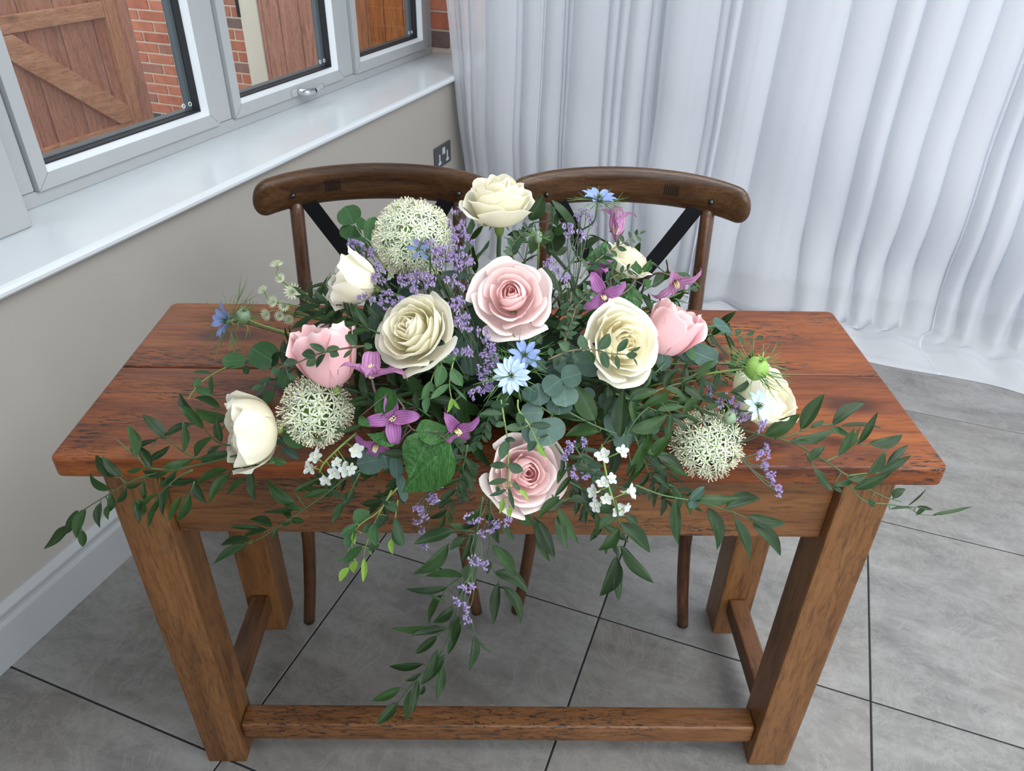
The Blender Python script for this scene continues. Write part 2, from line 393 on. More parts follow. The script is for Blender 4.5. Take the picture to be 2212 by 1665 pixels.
# ledged and braced timber gate
gate = empty('garden_gate', Matrix.Translation((-3.0, 2.4, -.14))); tag(gate, 'brown timber garden gate with a diagonal brace seen through the nearest window', 'gate')
gy0, gy1 = .55, 2.46
k = 0; y = gy0
while y < gy1-.1:
    w = .088 + .012*rnd.random()
    o = box('board', -.05 + .006*(k % 2), -.03+.006*(k % 2), y-2.4+.0015, y+w-2.4-.0015, .03, 1.75, M['gate_board'], gate, .002, 1); y += w; k += 1
box('rail', -.029, .0, gy0-2.4, 2.365-2.4, .825+.14, .895+.14, M['gate_rail'], gate, .003, 1)
box('rail', -.029, .0, gy0-2.4, 2.365-2.4, .27+.14, .335+.14, M['gate_rail'], gate, .003, 1)
box('stile', -.030, .002, 2.367-2.4, 2.44-2.4, .02, 1.75, wood('brown_gate_stile', (.48, .22, .12), (.66, .33, .19), (.74, .40, .26), .75, 'Z', .1, 0, True, 1.8), gate, .003, 1)
box('stile', -.030, .002, gy0-.08-2.4, gy0-.002-2.4, .02, 1.75, M['gate_board'], gate, .003, 1)
# brace: parallelogram from upper left to lower right
V = []
for u in (-.029, .004):
    V += [(u, 1.755-2.4, .822+.14), (u, 1.84-2.4, .822+.14), (u, 2.362-2.4, .415+.14), (u, 2.362-2.4, .337+.14), (u, 2.29-2.4, .337+.14), (u, 1.755-2.4, .755+.14)]
F = [tuple(range(6))[::-1], tuple(range(6, 12))] + [(i, (i+1) % 6, (i+1) % 6+6, i+6) for i in range(6)]
link('brace', mesh('brace', V, F), M['gate_rail'], gate)
gp = empty('gate_post', Matrix.Translation((-3.0, 2.5, -.15))); tag(gp, 'brown square timber post at the latch side of the garden gate', 'post')
box('post', -.05, -.0, -.058, .02, 0, 1.9, M['fence_brown'], gp, .003, 1)
# pale post and vertical board fence closing the passage
po = empty('cream_post', Matrix.Translation((-2.645, 3.02, -.15))); tag(po, 'cream concrete fence post between red bricks and brown boards outside', 'post')
box('shaft', -.060, .056, -.03, .05, 0, 2.3, M['cream_post'], po, .004, 1)
box('gate_latch', -.075, -.055, -.035, -.02, .92, 1.02, M['black_metal'], po, .002, 1)
fb = empty('board_fence', Matrix.Translation((-2.59, 3.0, -.15))); tag(fb, 'brown stained fence of vertical boards beside the cream post outside', 'fence')
x = -2.588
for w in (.026, .107, .125, .110, .10): 
    box('board', x+2.59+.0015, x+w+2.59-.002, .0, .022, 0, 2.2, M['fence_brown'], fb, .002, 1); x += w
fo = empty('orange_fence', Matrix.Translation((-2.115, 2.99, -.15))); tag(fo, 'orange stained fence of vertical boards seen through the farthest window', 'fence')
x = -2.115
for w in (.1, .099, .1, .108, .1, .1, .1):
    box('board', x+2.115+.0015, x+w+2.115-.002, .0, .022, 0, 2.2, M['fence_orange'], fo, .002, 1); x += w

# ---------------------------------------------------------------- table
TW, TD, TZ, TT = 1.19, .4422, .77, .0306
table = empty('console_table', TM @ Matrix.Translation((0, TD/2, 0)))
tag(table, 'rustic red brown pine table with chunky square legs carrying the flower arrangement', 'table')
J = .227
tb = lambda name, x0, x1, y0, y1, z0, z1, mat, bev=.003, seg=2: box(name, x0, x1, y0-TD/2, y1-TD/2, z0, z1, mat, table, bev, seg)
def plank(y0, y1, rx):
    cx, cy, cz = 0, (y0+y1)/2-TD/2, TZ-TT/2
    me = box_mesh('tabletop_plank', -TW/2, TW/2, y0-TD/2-cy, y1-TD/2-cy, -TT/2, TT/2)
    bm = bmesh.new(); bm.from_mesh(me)
    ed = [e for e in bm.edges if abs(e.verts[0].co.x-e.verts[1].co.x) < 1e-6 and abs(e.verts[0].co.y-e.verts[1].co.y) < 1e-6 and ((e.verts[0].co.y > 0) == (rx > 0))]
    bmesh.ops.bevel(bm, geom=ed, offset=.012, segments=4, profile=.5, affect='EDGES')
    ed = [e for e in bm.edges if e.verts[0].co.z*e.verts[1].co.z > 0]
    bmesh.ops.bevel(bm, geom=ed, offset=.0035, segments=3, profile=.5, affect='EDGES')
    bm.to_mesh(me); bm.free()
    return link('tabletop_plank', me, M['top_wood' if rx < 0 else 'top_wood_rear'], table, Matrix.Translation((cx, cy, cz)))
plank(0, J-.0008, -1); plank(J+.0008, TD, 1)
A, LW, YL, YB = .554, .0731, .032, .4102
for sx in (-1, 1):
    for y0, y1 in ((YL, YL+LW), (YB-LW, YB)):
        tb('leg', min(sx*A, sx*(A-LW)), max(sx*A, sx*(A-LW)), y0, y1, 0, TZ-TT-.0005, M['edge_wood'], .004)
    xs = sx*(A-LW/2)
    tb('side_apron', xs-.012, xs+.012, YL+LW+.0005, YB-LW-.0005, .60, TZ-TT-.001, M['side_wood'])
    tb('side_stretcher', xs-.020, xs+.018, YL+LW+.0005, YB-LW-.0005, .072, .118, M['side_wood'], .005)
tb('apron', -A+LW+.0005, A-LW-.0005, .050, .074, .592, TZ-TT-.001, M['rail_wood'], .002)
tb('apron', -A+LW+.0005, A-LW-.0005, .365, .389, .592, TZ-TT-.001, M['rail_wood'], .002)
tb('front_stretcher', -A+LW+.0005, A-LW-.0005, .046, .090, .052, .100, M['rail_wood'], .007, 3)

# ---------------------------------------------------------------- chairs
def make_chair(cx, rot, label):
    ch = empty('cross_back_chair', TM @ Matrix.Translation((cx, .60, 0)) @ Matrix.Rotation(radians(rot), 4, 'Z'))
    tag(ch, label, 'chair', 'cross back chairs behind the table')
    # local: +y is the back; seat from y=-.21 to +.2
    hw = .262
    # top rail: bent arc, flattened oval section with rounded ends
    S = 40; seg = 16; V = []; F = []
    for i in range(S+1):
        s = sin((-1 + 2*i/S)*pi/2)*.5 + .5*sin(sin((-1 + 2*i/S)*pi/2)*pi/2)
        x = hw*sin(s*1.0)/sin(1.0); y = .262 - .050*abs(s)**2.2; z = .856 - .030*abs(s)**2
        d = (1-abs(s))*hw
        e = min(1, sqrt(max(0, 1-(1-min(1, d/.040))**2))); e = max(e, .02)
        hh = (.0405+.001*(1-abs(s)))*e; th = (.0165)*min(1, e*1.02)
        a = -s*.28; ta = -s*.5
        for k in range(seg):
            an = 2*pi*k/seg
            c, q = cos(an), sin(an)
            cc = math.copysign(abs(c)**.75, c); qq = math.copysign(abs(q)**.75, q)
            lx, ly, lz = -qq*hh*sin(a)*0 , cc*th, qq*hh
            V.append((x + lx - ly*sin(ta)*.6, y + ly*cos(ta) - .12*lz, z + lz))
    for i in range(S):
        for k in range(seg): F.append((i*seg+k, (i+1)*seg+k, (i+1)*seg+(k+1) % seg, i*seg+(k+1) % seg))
    F.append(tuple(range(seg))); F.append(tuple(range(S*seg, (S+1)*seg))[::-1])
    rail = link('top_rail', mesh('top_rail', V, F, True), M['chair_wood'], ch)
    # carved grip marks
    for sx in (-1,):
        g = MB()
        for q in range(8):
            x = sx*(-.125 + .0042*q)*-1 if False else (-.078 - .0042*q)*( -rot/abs(rot) if False else (1 if rot > 0 else -1))
            s_ = x/hw; yy = .262 - .050*abs(s_)**2.2 - .0166; zz = .856-.030*abs(s_)**2
            g.tube([(x, yy+.0035, zz+.024-.001*(q % 3)), (x, yy-.0004, zz+.012), (x, yy, zz), (x, yy+.0006, zz-.010+.001*(q % 2))], .0008, 4)
        g.build('carved_grooves', M['black_metal'], rail)
    for sx in (-1, 1):
        x = sx*.178
        s_ = abs(x)/hw; yb = .262-.050*s_**2.2-.0165; zb = .856-.030*s_**2
        bmv = bmesh.new(); bmesh.ops.create_uvsphere(bmv, u_segments=12, v_segments=8, radius=.0062)
        me = bpy.data.meshes.new('bolt'); bmv.to_mesh(me); bmv.free()
        for p in me.polygons: p.use_smooth = True
        link('bolt', me, M['bolt'], rail, Matrix.Translation((x, yb-.001, zb-.004)))
        # rear leg and post in one sweep
        MB().tube(smooth_path([(sx*.195, .235, 0), (sx*.185, .205, .22), (sx*.180, .195, .46), (sx*.178, .214, .65), (sx*.179, .253, .824)], 5), [.015]*5+[.0165]*10+[.0155]*6, 12).build('rear_leg', M['chair_wood_v'], ch)
        MB().tube(smooth_path([(sx*.191, -.222, 0), (sx*.175, -.214, .12), (sx*.162, -.203, .27), (sx*.158, -.195, .44)], 5), [.0128]*5+[.0135]*5+[.015]*6, 12).build('front_leg', M['chair_wood_v'], ch)
        # black metal straps crossing behind the back
        V = []; 
        pts = smooth_path([(sx*.160, .243, .832), (sx*.088, .252, .705), (0, .236+.0035*sx, .575), (-sx*.08, .205, .48), (-sx*.10, .195, .45)], 5)
        b2 = MB()
        wv = Vector((.86, 0, -sx*.51)).normalized()*.0175
        VV = []; FF = []
        for p in pts:
            for q in (p-wv+Vector((0, -.0015, 0)), p+wv+Vector((0, -.0015, 0)), p+wv+Vector((0, .0015, 0)), p-wv+Vector((0, .0015, 0))): VV.append(q)
        for i in range(len(pts)-1):
            for k in range(4): FF.append((i*4+k, i*4+(k+1) % 4, i*4+4+(k+1) % 4, i*4+4+k))
        FF += [(0, 3, 2, 1), tuple(len(VV)-4+i for i in range(4))]
        link('cross_strap', mesh('cross_strap', VV, FF), M['black_metal'], ch)
    # seat with rounded outline
    V = []; F = []; n = 28
    for z, k in ((.440, .97), (.448, 1), (.462, 1), (.468, .96)):
        for i in range(n):
            a = 2*pi*i/n; c, q = cos(a), sin(a)
            V.append((k*.205*math.copysign(abs(c)**.55, c), k*.205*math.copysign(abs(q)**.55, q), z))
    for r in range(3):
        for i in range(n): F.append((r*n+i, r*n+(i+1) % n, (r+1)*n+(i+1) % n, (r+1)*n+i))
    F += [tuple(range(n))[::-1], tuple(range(3*n, 4*n))]
    link('seat', mesh('seat', V, F), M['chair_wood'], ch)
    ring = [(.178*cos(2*pi*i/24), .19*sin(2*pi*i/24), .33) for i in range(25)]
    MB().tube(ring, .009, 8).build('hoop_stretcher', M['chair_wood'], ch)
    return ch
make_chair(-.262, 4.5, 'left dark wood cross back chair, in front of the window wall')
make_chair(.248, -5.2, 'right dark wood cross back chair, in front of the white curtain')

# ---------------------------------------------------------------- sheer curtain
def voile():
    m, nt, b = newmat('white_sheer_voile'); nt.nodes.remove(b); out = nt.nodes['Material Output']
    d = N(nt, 'ShaderNodeBsdfDiffuse'); d.inputs[0].default_value = (.86, .88, .92, 1)
    t = N(nt, 'ShaderNodeBsdfTranslucent'); t.inputs[0].default_value = (.86, .88, .93, 1)
    a = N(nt, 'ShaderNodeMixShader'); a.inputs[0].default_value = .42
    nt.links.new(d.outputs[0], a.inputs[1]); nt.links.new(t.outputs[0], a.inputs[2])
    tr = N(nt, 'ShaderNodeBsdfTransparent'); lw = N(nt, 'ShaderNodeLayerWeight'); lw.inputs['Blend'].default_value = .35
    mr = N(nt, 'ShaderNodeMapRange'); nt.links.new(lw.outputs['Facing'], mr.inputs[0]); mr.inputs[3].default_value = .30; mr.inputs[4].default_value = .05
    mx = N(nt, 'ShaderNodeMixShader'); nt.links.new(mr.outputs[0], mx.inputs[0]); nt.links.new(a.outputs[0], mx.inputs[1]); nt.links.new(tr.outputs[0], mx.inputs[2])
    v = mapped(nt, (1, 1, 1), rand=False)
    bp = N(nt, 'ShaderNodeBump'); bp.inputs['Strength'].default_value = .25; bp.inputs['Distance'].default_value = .004
    nt.links.new(noise(nt, v, 14, 4, .6, 1), bp.inputs['Height'])
    nt.links.new(bp.outputs[0], d.inputs['Normal']); nt.links.new(bp.outputs[0], t.inputs['Normal'])
    nt.links.new(mx.outputs[0], out.inputs[0]); return m
M['voile'] = voile()
def curtain(name, u0, u1, y0, folds, amp, over, seed, ns, pool, label, drift=.0, edge=0):
    r = random.Random(seed); ph = [r.uniform(0, 6.28) for _ in range(8)]
    zs = [2.3, 1.9, 1.6] + [1.4 - .05*i for i in range(21)]
    zs += [.35 - .03*i for i in range(11)]
    npool = 34 if pool else 0
    V = []; rows = 0
    wd = [r.choice((.35, .5, .8, 1.0, 1.5, 2.2)) * r.uniform(.8, 1.2) for _ in range(folds)]; T = sum(wd); cum = [0]
    for w_ in wd: cum.append(cum[-1]+w_/T)
    am = [r.uniform(.45, 1.25) for _ in range(folds+2)]; tilt = [r.uniform(-1, 1) for _ in range(folds+2)]
    def fold(t, z):
        k = 0
        while k < folds-1 and t > cum[k+1]: k += 1
        q = min(1, max(0, (t-cum[k])/(cum[k+1]-cum[k]))); wdt = (cum[k+1]-cum[k])*(u1-u0)
        h = q*q*(3-2*q)
        A = (am[k]*(1-h)+am[k+1]*h)*amp*(.7+.3*(1.6-z)/1.6)*min(1.3, .45+wdt/.09)
        tl_ = (tilt[k]*(1-h)+tilt[k+1]*h)*drift*(1.5-z)
        fade = min(1, max(0, (z-.02)/.40)) if pool else 1
        u = u0 + (u1-u0)*t - over*wdt*sin(2*pi*q)*fade + tl_*.06
        if pool: A *= min(1, .45+.55*max(0, z)/.55)
        y = y0 - A*(1-cos(2*pi*q))*.5 + .35*amp*sin(5.3*t+ph[1]+z*.6) + .12*A*sin(31*t+ph[2])
        return u, y
    for z in zs:
        for i in range(ns+1):
            t = i/ns; u, y = fold(t, z)
            fwd = .0
            if pool and z < .35:
                q = (.35-z)/.35; fwd = pool*.35*q*q*(1+.25*sin(6*t+ph[1]))
            if pool: y += .040*sin(4.6*u+7*z+ph[3])*max(0, min(1, (.85-z)/.6)); u += .05*sin(3*u+ph[2])*max(0, (.7-z))
            if edge: u += edge*(1.05-z)*(1-t)**6 
            V.append((u, y-fwd, max(z, .0))) 
        rows += 1
    zl = zs[-1]
    for j in range(1, npool+1):
        f = j/npool
        for i in range(ns+1):
            t = i/ns; u, y = fold(t, zl); yb = y - pool*.35*((.35-zl)/.35)**2*(1+.25*sin(6*t+ph[1]))
            yf = y0-pool + .035*sin(8*t+ph[2]) + .02*sin(21*t+ph[3])
            flat = (y0 + (y-y0)*(1-f)**1.5) + (yb-y) 
            yy = flat*(1-f) + yf*f
            X = (u1-u0)*t
            w = .5+.5*sin(8.5*f-4.5*X+1.3*sin(2.1*X+ph[4])+ph[5])
            w2 = .5+.5*sin(5*f+7*X+1.6*sin(3.3*X+ph[6]))
            w3 = .5+.5*sin(16*f-9*X+1.5*sin(4*X+ph[7]))
            g = (f*f*(3-2*f))**.6*(1-f**5)
            rad = .5+.5*sin(2*pi*(4.2*X + 1.1*f*sin(1.7*X+ph[5]) + .9*f) + 1.4*sin(2.7*X+ph[4]))
            z = .004 + (zl-.004)*(1-f)**2.4 + g*(.060*rad*(1-f)**.7 + .034*w*(1-.5*f) + .020*w3*(1-.4*f))
            V.append((u + .05*sin(4*f+6*t+ph[6])*f, yy, z))
        rows += 1
    F = [(a*(ns+1)+i, a*(ns+1)+i+1, (a+1)*(ns+1)+i+1, (a+1)*(ns+1)+i) for a in range(rows-1) for i in range(ns)]
    # each fold has its own small thickness from the doubled cloth; a hem tube closes the bottom edge
    o = link(name, mesh(name, V, F, True), M['voile']); tag(o, label, 'curtain'); return o
curtain('sheer_curtain', -1.085, -.27, 2.19, 17, .060, .26, 3, 480, .24, 'sheer white voile curtain in tight gathers beside the window sill and brick corner', .25, .09)
curtain('sheer_curtain', -.24, 2.1, 2.18, 27, .085, .24, 11, 800, .30, 'wide sheer white voile curtain spilling onto the tiled floor at the right', .35)
curtain('sheer_curtain', -1.0, 2.0, 2.40, 30, .08, .25, 5, 500, 0, 'second layer of white voile hanging behind the wide sheer curtain', .2)

#@@FLOWERS
# ---------------------------------------------------------------- floral tools (table coordinates)
DC, DA = Vector((0, .20, .77)), Vector((.40, .25, .26))     # the heap of foliage: centre and half axes
def ray(px, py): return (CF + CR*((px-CX)/FPX) - CU*((py-CY)/FPX))
def depth(px, py, mode, v):
    d = ray(px, py)
    if mode == 'y': return (v-CP.y)/d.y
    if mode == 'z': return (v-CP.z)/d.z
    if mode == 'w': return v
    o = Vector([(CP[i]-DC[i])/(DA[i]*v) for i in range(3)]); e = Vector([d[i]/(DA[i]*v) for i in range(3)])
    a, b, c = e.dot(e), o.dot(e), o.dot(o)-1
    q = b*b-a*c
    return (-b-sqrt(q))/a if q > 0 else -b/a
def clampw(px, py, w, gap=.006):
    d = ray(px, py); p = CP + d*w
    if p.z < TZ+gap and -.005 < p.y < TD+.01 and abs(p.x) < TW/2+.01 and p.z > .70:
        w2 = (TZ+gap-CP.z)/d.z; q = CP+d*w2
        if q.y >= 0: return w2
        return (-.012-CP.y)/d.y
    if p.z <= .70 and p.y > -.008: return (-.012-CP.y)/d.y
    return w
def P3(px, py, w): return CP + ray(px, py)*w
def PT(px, py, mode='k', v=1.0): return P3(px, py, depth(px, py, mode, v))
def camdir(r, u, t): return (CR*r + CU*u - CF*t).normalized()
def basis(z, ref=None):
    z = z.normalized(); ref = ref or Vector((0, 0, 1))
    x = ref.cross(z)
    if x.length < 1e-3: x = Vector((1, 0, 0)).cross(z)
    x.normalize(); y = z.cross(x)
    return Matrix((x, y, z)).transposed().to_4x4()
def thing(name, p, label, cat, group=None):
    o = empty(name, TM @ Matrix.Translation(p)); o['_p'] = tuple(p); tag(o, label, cat, group); return o
def tl(o, mw):        # table-space matrix -> local matrix of a child of thing o
    p = Vector(o['_p']); return Matrix.Translation(-p) @ mw

# ---- floral materials
def leafmat(name, dark, mid, light, rough=.35, vein='plain', back=None, coat=0, tr=.12):
    m, nt, b = newmat(name); oi = N(nt, 'ShaderNodeObjectInfo')
    col = ramp(nt, oi.outputs['Random'], [(0, dark), (.5, mid), (1, light)])
    tc = N(nt, 'ShaderNodeTexCoord'); sx = N(nt, 'ShaderNodeSeparateXYZ'); nt.links.new(tc.outputs['Object'], sx.inputs[0])
    ab = N(nt, 'ShaderNodeMath', operation='ABSOLUTE'); nt.links.new(sx.outputs[0], ab.inputs[0])
    mid_ = ramp(nt, ab.outputs[0], [(.0, (1,1,1)), (.012, (.6,.6,.6)), (.022, (0,0,0))])
    lt = tuple(min(1, c*1.9+.02) for c in mid)
    f1 = N(nt, 'ShaderNodeMath', operation='MULTIPLY'); nt.links.new(mid_, f1.inputs[0]); f1.inputs[1].default_value = .6
    col = mix(nt, f1.outputs[0], col, lt)
    wv = N(nt, 'ShaderNodeTexWave'); 
    if vein == 'par':
        mp = N(nt, 'ShaderNodeMapping'); mp.inputs['Scale'].default_value = (1, .02, 1); nt.links.new(tc.outputs['Object'], mp.inputs[0])
        wv.inputs['Scale'].default_value = 22; wv.bands_direction = 'X'; wv.inputs['Distortion'].default_value = .6; nt.links.new(mp.outputs[0], wv.inputs['Vector'])
    else:
        cb = N(nt, 'ShaderNodeCombineXYZ'); s2 = N(nt, 'ShaderNodeMath', operation='MULTIPLY_ADD')
        nt.links.new(ab.outputs[0], s2.inputs[0]); s2.inputs[1].default_value = -1.1; nt.links.new(sx.outputs[1], s2.inputs[2])
        nt.links.new(s2.outputs[0], cb.inputs[0]); nt.links.new(cb.outputs[0], wv.inputs['Vector'])
        wv.inputs['Scale'].default_value = 1.7; wv.bands_direction = 'X'; wv.inputs['Distortion'].default_value = 0
    wr = ramp(nt, wv.outputs['Fac'], [(.0, (.78, .8, .78)), (.25, (1, 1, 1))] if vein == 'par' else [(.0, (1.2, 1.2, 1.1)), (.06, (1, 1, 1))])
    col = mix(nt, {'par': .45, 'side': .45, 'plain': .12}[vein], col, wr, 'MULTIPLY')
    blot = ramp(nt, noise(nt, mapped(nt), 6, 4), [(.35, (.82, .82, .82)), (.65, (1.0, 1.0, 1.0))])
    col = mix(nt, .8, col, blot, 'MULTIPLY')
    nt.links.new(col, b.inputs['Base Color']); b.inputs['Roughness'].default_value = rough; b.inputs['Coat Weight'].default_value = coat; b.inputs['Specular IOR Level'].default_value = .36 if vein == 'par' else .3
    if vein == 'side':
        hh = N(nt, 'ShaderNodeMath', operation='ADD'); nt.links.new(wr, hh.inputs[0]); nt.links.new(noise(nt, mapped(nt, (1, 1, 1)), 7, 2, .5, .4), hh.inputs[1]); bump(nt, b, hh.outputs[0], .30, .025)
    else: bump(nt, b, wv.outputs['Fac'], {'par': .22, 'plain': .02}[vein], .02)
    t = N(nt, 'ShaderNodeBsdfTranslucent'); nt.links.new(mix(nt, .5, col, (.2, .35, .05)), t.inputs[0])
    mx = N(nt, 'ShaderNodeMixShader'); mx.inputs[0].default_value = tr
    nt.links.new(b.outputs[0], mx.inputs[1]); nt.links.new(t.outputs[0], mx.inputs[2]); nt.links.new(mx.outputs[0], nt.nodes['Material Output'].inputs[0])
    return m
M['ruscus'] = leafmat('ruscus_leaf', (.005, .024, .004), (.010, .040, .006), (.020, .066, .009), .36, 'par')
M['euc'] = leafmat('grey_eucalyptus_leaf', (.042, .09, .072), (.066, .125, .10), (.10, .17, .14), .6, 'plain', tr=.06)
M['euc_green'] = leafmat('green_eucalyptus_leaf', (.025, .078, .030), (.040, .11, .038), (.058, .145, .05), .45, 'plain', tr=.12)
M['parv'] = leafmat('small_eucalyptus_leaf', (.015, .044, .022), (.026, .066, .030), (.042, .095, .038), .5, 'plain')
M['lime'] = leafmat('lime_shoot', (.13, .27, .035), (.19, .36, .05), (.26, .45, .07), .45, 'plain', tr=.25)
M['clem_leaf'] = leafmat('clematis_leaf', (.013, .058, .012), (.020, .083, .016), (.032, .115, .022), .45, 'side', tr=.12)
M['stem'] = plain('green_stem', (.055, .12, .04), .5, var=.2)
M['stem_brown'] = plain('olive_brown_twig', (.13, .12, .055), .6, var=.2)
M['stem_lime'] = plain('yellow_green_stem', (.20, .30, .075), .5, var=.2)
M['stem_purple'] = plain('purple_brown_stem', (.12, .075, .07), .6, var=.2)
M['foam'] = plain('wet_floral_foam', (.012, .030, .012), .95, bumpy=.5)
M['bowl'] = plain('black_plastic_bowl', (.012, .012, .013), .4)
def petalmat(name, inner, outer, tip, tr=.28, stripes=None, edge=(.80, 1.0)):
    """colour runs from the foot to the rim (uv.y) and from the heart to the outer ring (attribute ring)"""
    m, nt, b = newmat(name); uv = N(nt, 'ShaderNodeUVMap'); sx = N(nt, 'ShaderNodeSeparateXYZ'); nt.links.new(uv.outputs[0], sx.inputs[0])
    at = N(nt, 'ShaderNodeAttribute'); at.attribute_name = 'ring'
    body = mix(nt, at.outputs['Fac'], inner, outer)
    ef = ramp(nt, sx.outputs[1], [(edge[0], (0,0,0)), (edge[1], (1,1,1))])
    foot = ramp(nt, sx.outputs[1], [(0.15, (1,1,1)), (.75, (0,0,0))])
    ff = N(nt, 'ShaderNodeMath', operation='MULTIPLY'); nt.links.new(foot, ff.inputs[0]); ff.inputs[1].default_value = .55
    col = mix(nt, ff.outputs[0], body, inner)
    em = N(nt, 'ShaderNodeMath', operation='MULTIPLY'); nt.links.new(ef, em.inputs[0]); em.inputs[1].default_value = .8
    col = mix(nt, em.outputs[0], col, tip)
    if stripes:
        wv = N(nt, 'ShaderNodeTexWave'); wv.bands_direction = 'X'; wv.inputs['Scale'].default_value = stripes[1]; wv.inputs['Distortion'].default_value = 1.2
        mp = N(nt, 'ShaderNodeMapping'); mp.inputs['Scale'].default_value = (1, .12, 1); nt.links.new(uv.outputs[0], mp.inputs[0]); nt.links.new(mp.outputs[0], wv.inputs['Vector'])
        sf = ramp(nt, wv.outputs['Fac'], [(.55, (0,0,0)), (.9, (1,1,1))]); s2 = N(nt, 'ShaderNodeMath', operation='MULTIPLY'); nt.links.new(sf, s2.inputs[0]); s2.inputs[1].default_value = .65
        col = mix(nt, s2.outputs[0], col, stripes[0])
    v = mapped(nt, (1,1,1))
    nz = noise(nt, v, 30, 4)
    d = N(nt, 'ShaderNodeBsdfDiffuse'); nt.links.new(col, d.inputs[0])
    t = N(nt, 'ShaderNodeBsdfTranslucent'); nt.links.new(col, t.inputs[0])
    g = N(nt, 'ShaderNodeBsdfGlossy'); g.inputs['Roughness'].default_value = .5
    bp = N(nt, 'ShaderNodeBump'); bp.inputs['Strength'].default_value = .12; bp.inputs['Distance'].default_value = .01
    nt.links.new(nz, bp.inputs['Height'])
    for n in (d, t, g): nt.links.new(bp.outputs[0], n.inputs['Normal'])
    a = N(nt, 'ShaderNodeMixShader'); a.inputs[0].default_value = tr; nt.links.new(d.outputs[0], a.inputs[1]); nt.links.new(t.outputs[0], a.inputs[2])
    c = N(nt, 'ShaderNodeMixShader'); c.inputs[0].default_value = .03; nt.links.new(a.outputs[0], c.inputs[1]); nt.links.new(g.outputs[0], c.inputs[2])
    nt.links.new(c.outputs[0], nt.nodes['Material Output'].inputs[0]); return m
M['cream'] = petalmat('cream_rose_petal', (.94, .88, .64), (.94, .92, .79), (.94, .93, .82), .42)
M['pink'] = petalmat('pink_rose_petal', (.96, .64, .65), (.96, .86, .83), (.95, .90, .83), .35, edge=(.86, 1.0))
M['pink_bud'] = petalmat('pink_bud_petal', (.92, .55, .58), (.92, .56, .58), (.96, .82, .80), .2, edge=(.88, 1.0))
M['green_cream'] = petalmat('green_tinged_guard_petal', (.80, .80, .50), (.80, .82, .56), (.70, .78, .48), .25)
M['clematis'] = petalmat('clematis_tepal', (.36, .13, .34), (.38, .15, .37), (.26, .08, .24), .25, ((.20, .05, .20), 1.7))
M['clem_pale'] = petalmat('pale_clematis_tepal', (.52, .26, .46), (.55, .28, .50), (.34, .10, .28), .25, ((.34, .08, .26), 1.5))
M['nig_pale'] = petalmat('pale_blue_nigella_petal', (.68, .80, .88), (.42, .60, .88), (.36, .52, .82), .25, ((.40, .55, .80), 4.0))
M['nig_blue'] = petalmat('blue_nigella_petal', (.33, .44, .72), (.22, .33, .66), (.17, .25, .58), .25, ((.15, .22, .50), 4.0))
M['delph'] = petalmat('white_delphinium_petal', (.74, .79, .70), (.70, .76, .82), (.60, .67, .84), .3)
M['yellow'] = plain('cream_stamens', (.85, .78, .42), .6)
M['dark_seed'] = plain('nigella_centre', (.10, .17, .03), .6, var=.3)
M['allium'] = plain('greenish_white_allium', (.70, .77, .62), .6, var=.1)
M['allium_green'] = plain('allium_green_stalks', (.26, .42, .09), .6, var=.2)
M['anther'] = plain('cream_anthers', (.86, .84, .62), .6)
M['statice'] = plain('lilac_statice', (.25, .16, .42), .7, var=.25)
M['statice_white'] = plain('pale_statice_calyx', (.45, .38, .56), .7, var=.1)
M['statice_stem'] = plain('grey_green_statice_stem', (.07, .11, .06), .7)
M['thread'] = plain('fine_green_bracts', (.09, .20, .05), .6)
M['pod'] = plain('nigella_pod', (.22, .38, .08), .5, var=.25)
M['pod_grey'] = plain('grey_green_nigella_pod', (.20, .28, .17), .5, var=.35)
M['astr'] = plain('astrantia_bracts', (.66, .70, .52), .6, var=.15)
M['astr_c'] = plain('astrantia_florets', (.50, .58, .36), .6, var=.3)

# ---- leaves
def leaf_mesh(name, ratio, shape, fold, droop, wob=0, seed=0, n=8, bow=0):
    r = random.Random(seed); V = []; F = []
    ph = r.uniform(0, 6)
    for i in range(n+1):
        t = i/n
        if shape == 'lance': w = (max(0, sin(pi*t**.90))**.82)*(1-.22*t)*1.04
        elif shape == 'round': w = sqrt(max(0, 1-(2*t-1)**2))**.9 + (.06 if t == 0 else 0)
        elif shape == 'oval': w = sin(pi*t**.95)**.75
        else: w = (max(0, sin(pi*t**.66))**.9)*(1-.30*t*t)      # ovate with a drawn tip
        w *= ratio/2
        z = -droop*t*t + wob*sin(7*t+ph)*.02
        c = fold*w
        V += [(-w, t, z+c+wob*.03*sin(9*t+ph)), (-w*.5, t, z+c*.42), (0, t, z), (w*.5, t, z+c*.42), (w, t, z+c+wob*.03*sin(8*t+2*ph))]
    for i in range(n+1):
        for k in range(5): q = V[i*5+k]; V[i*5+k] = (q[0]+bow*(sin(pi*i/n)), q[1], q[2])
    for i in range(n):
        for k in range(4): F.append((i*5+k, i*5+k+1, i*5+6+k, i*5+5+k))
    return mesh(name, V, F, True)
LM = {}
def lm(kind, mat, ratio, shape, fold, droops, wob=0):
    LM[kind] = []
    for i, d in enumerate(droops):
        me = leaf_mesh('leaf', ratio, shape, fold*(1 if i % 2 else .6), d, wob, i, 12 if kind == 'ruscus' else 9, ((-.07, .07, .03, -.10, .10, -.03)[i % 6] if shape != 'round' else .0)); me.materials.append(M[mat]); LM[kind].append(me)
lm('ruscus', 'ruscus', .30, 'lance', .42, (.12, .22, -.08, .3, .16, .05), .6)
lm('euc', 'euc', .92, 'round', .16, (.06, .14, -.05), .4)
lm('eucg', 'euc_green', .88, 'round', .2, (.06, .16, -.05), .4)
lm('long', 'euc', .50, 'oval', .2, (.1, .2), .3)
lm('parv', 'parv', .52, 'oval', .25, (.06, .18, -.08), .3)
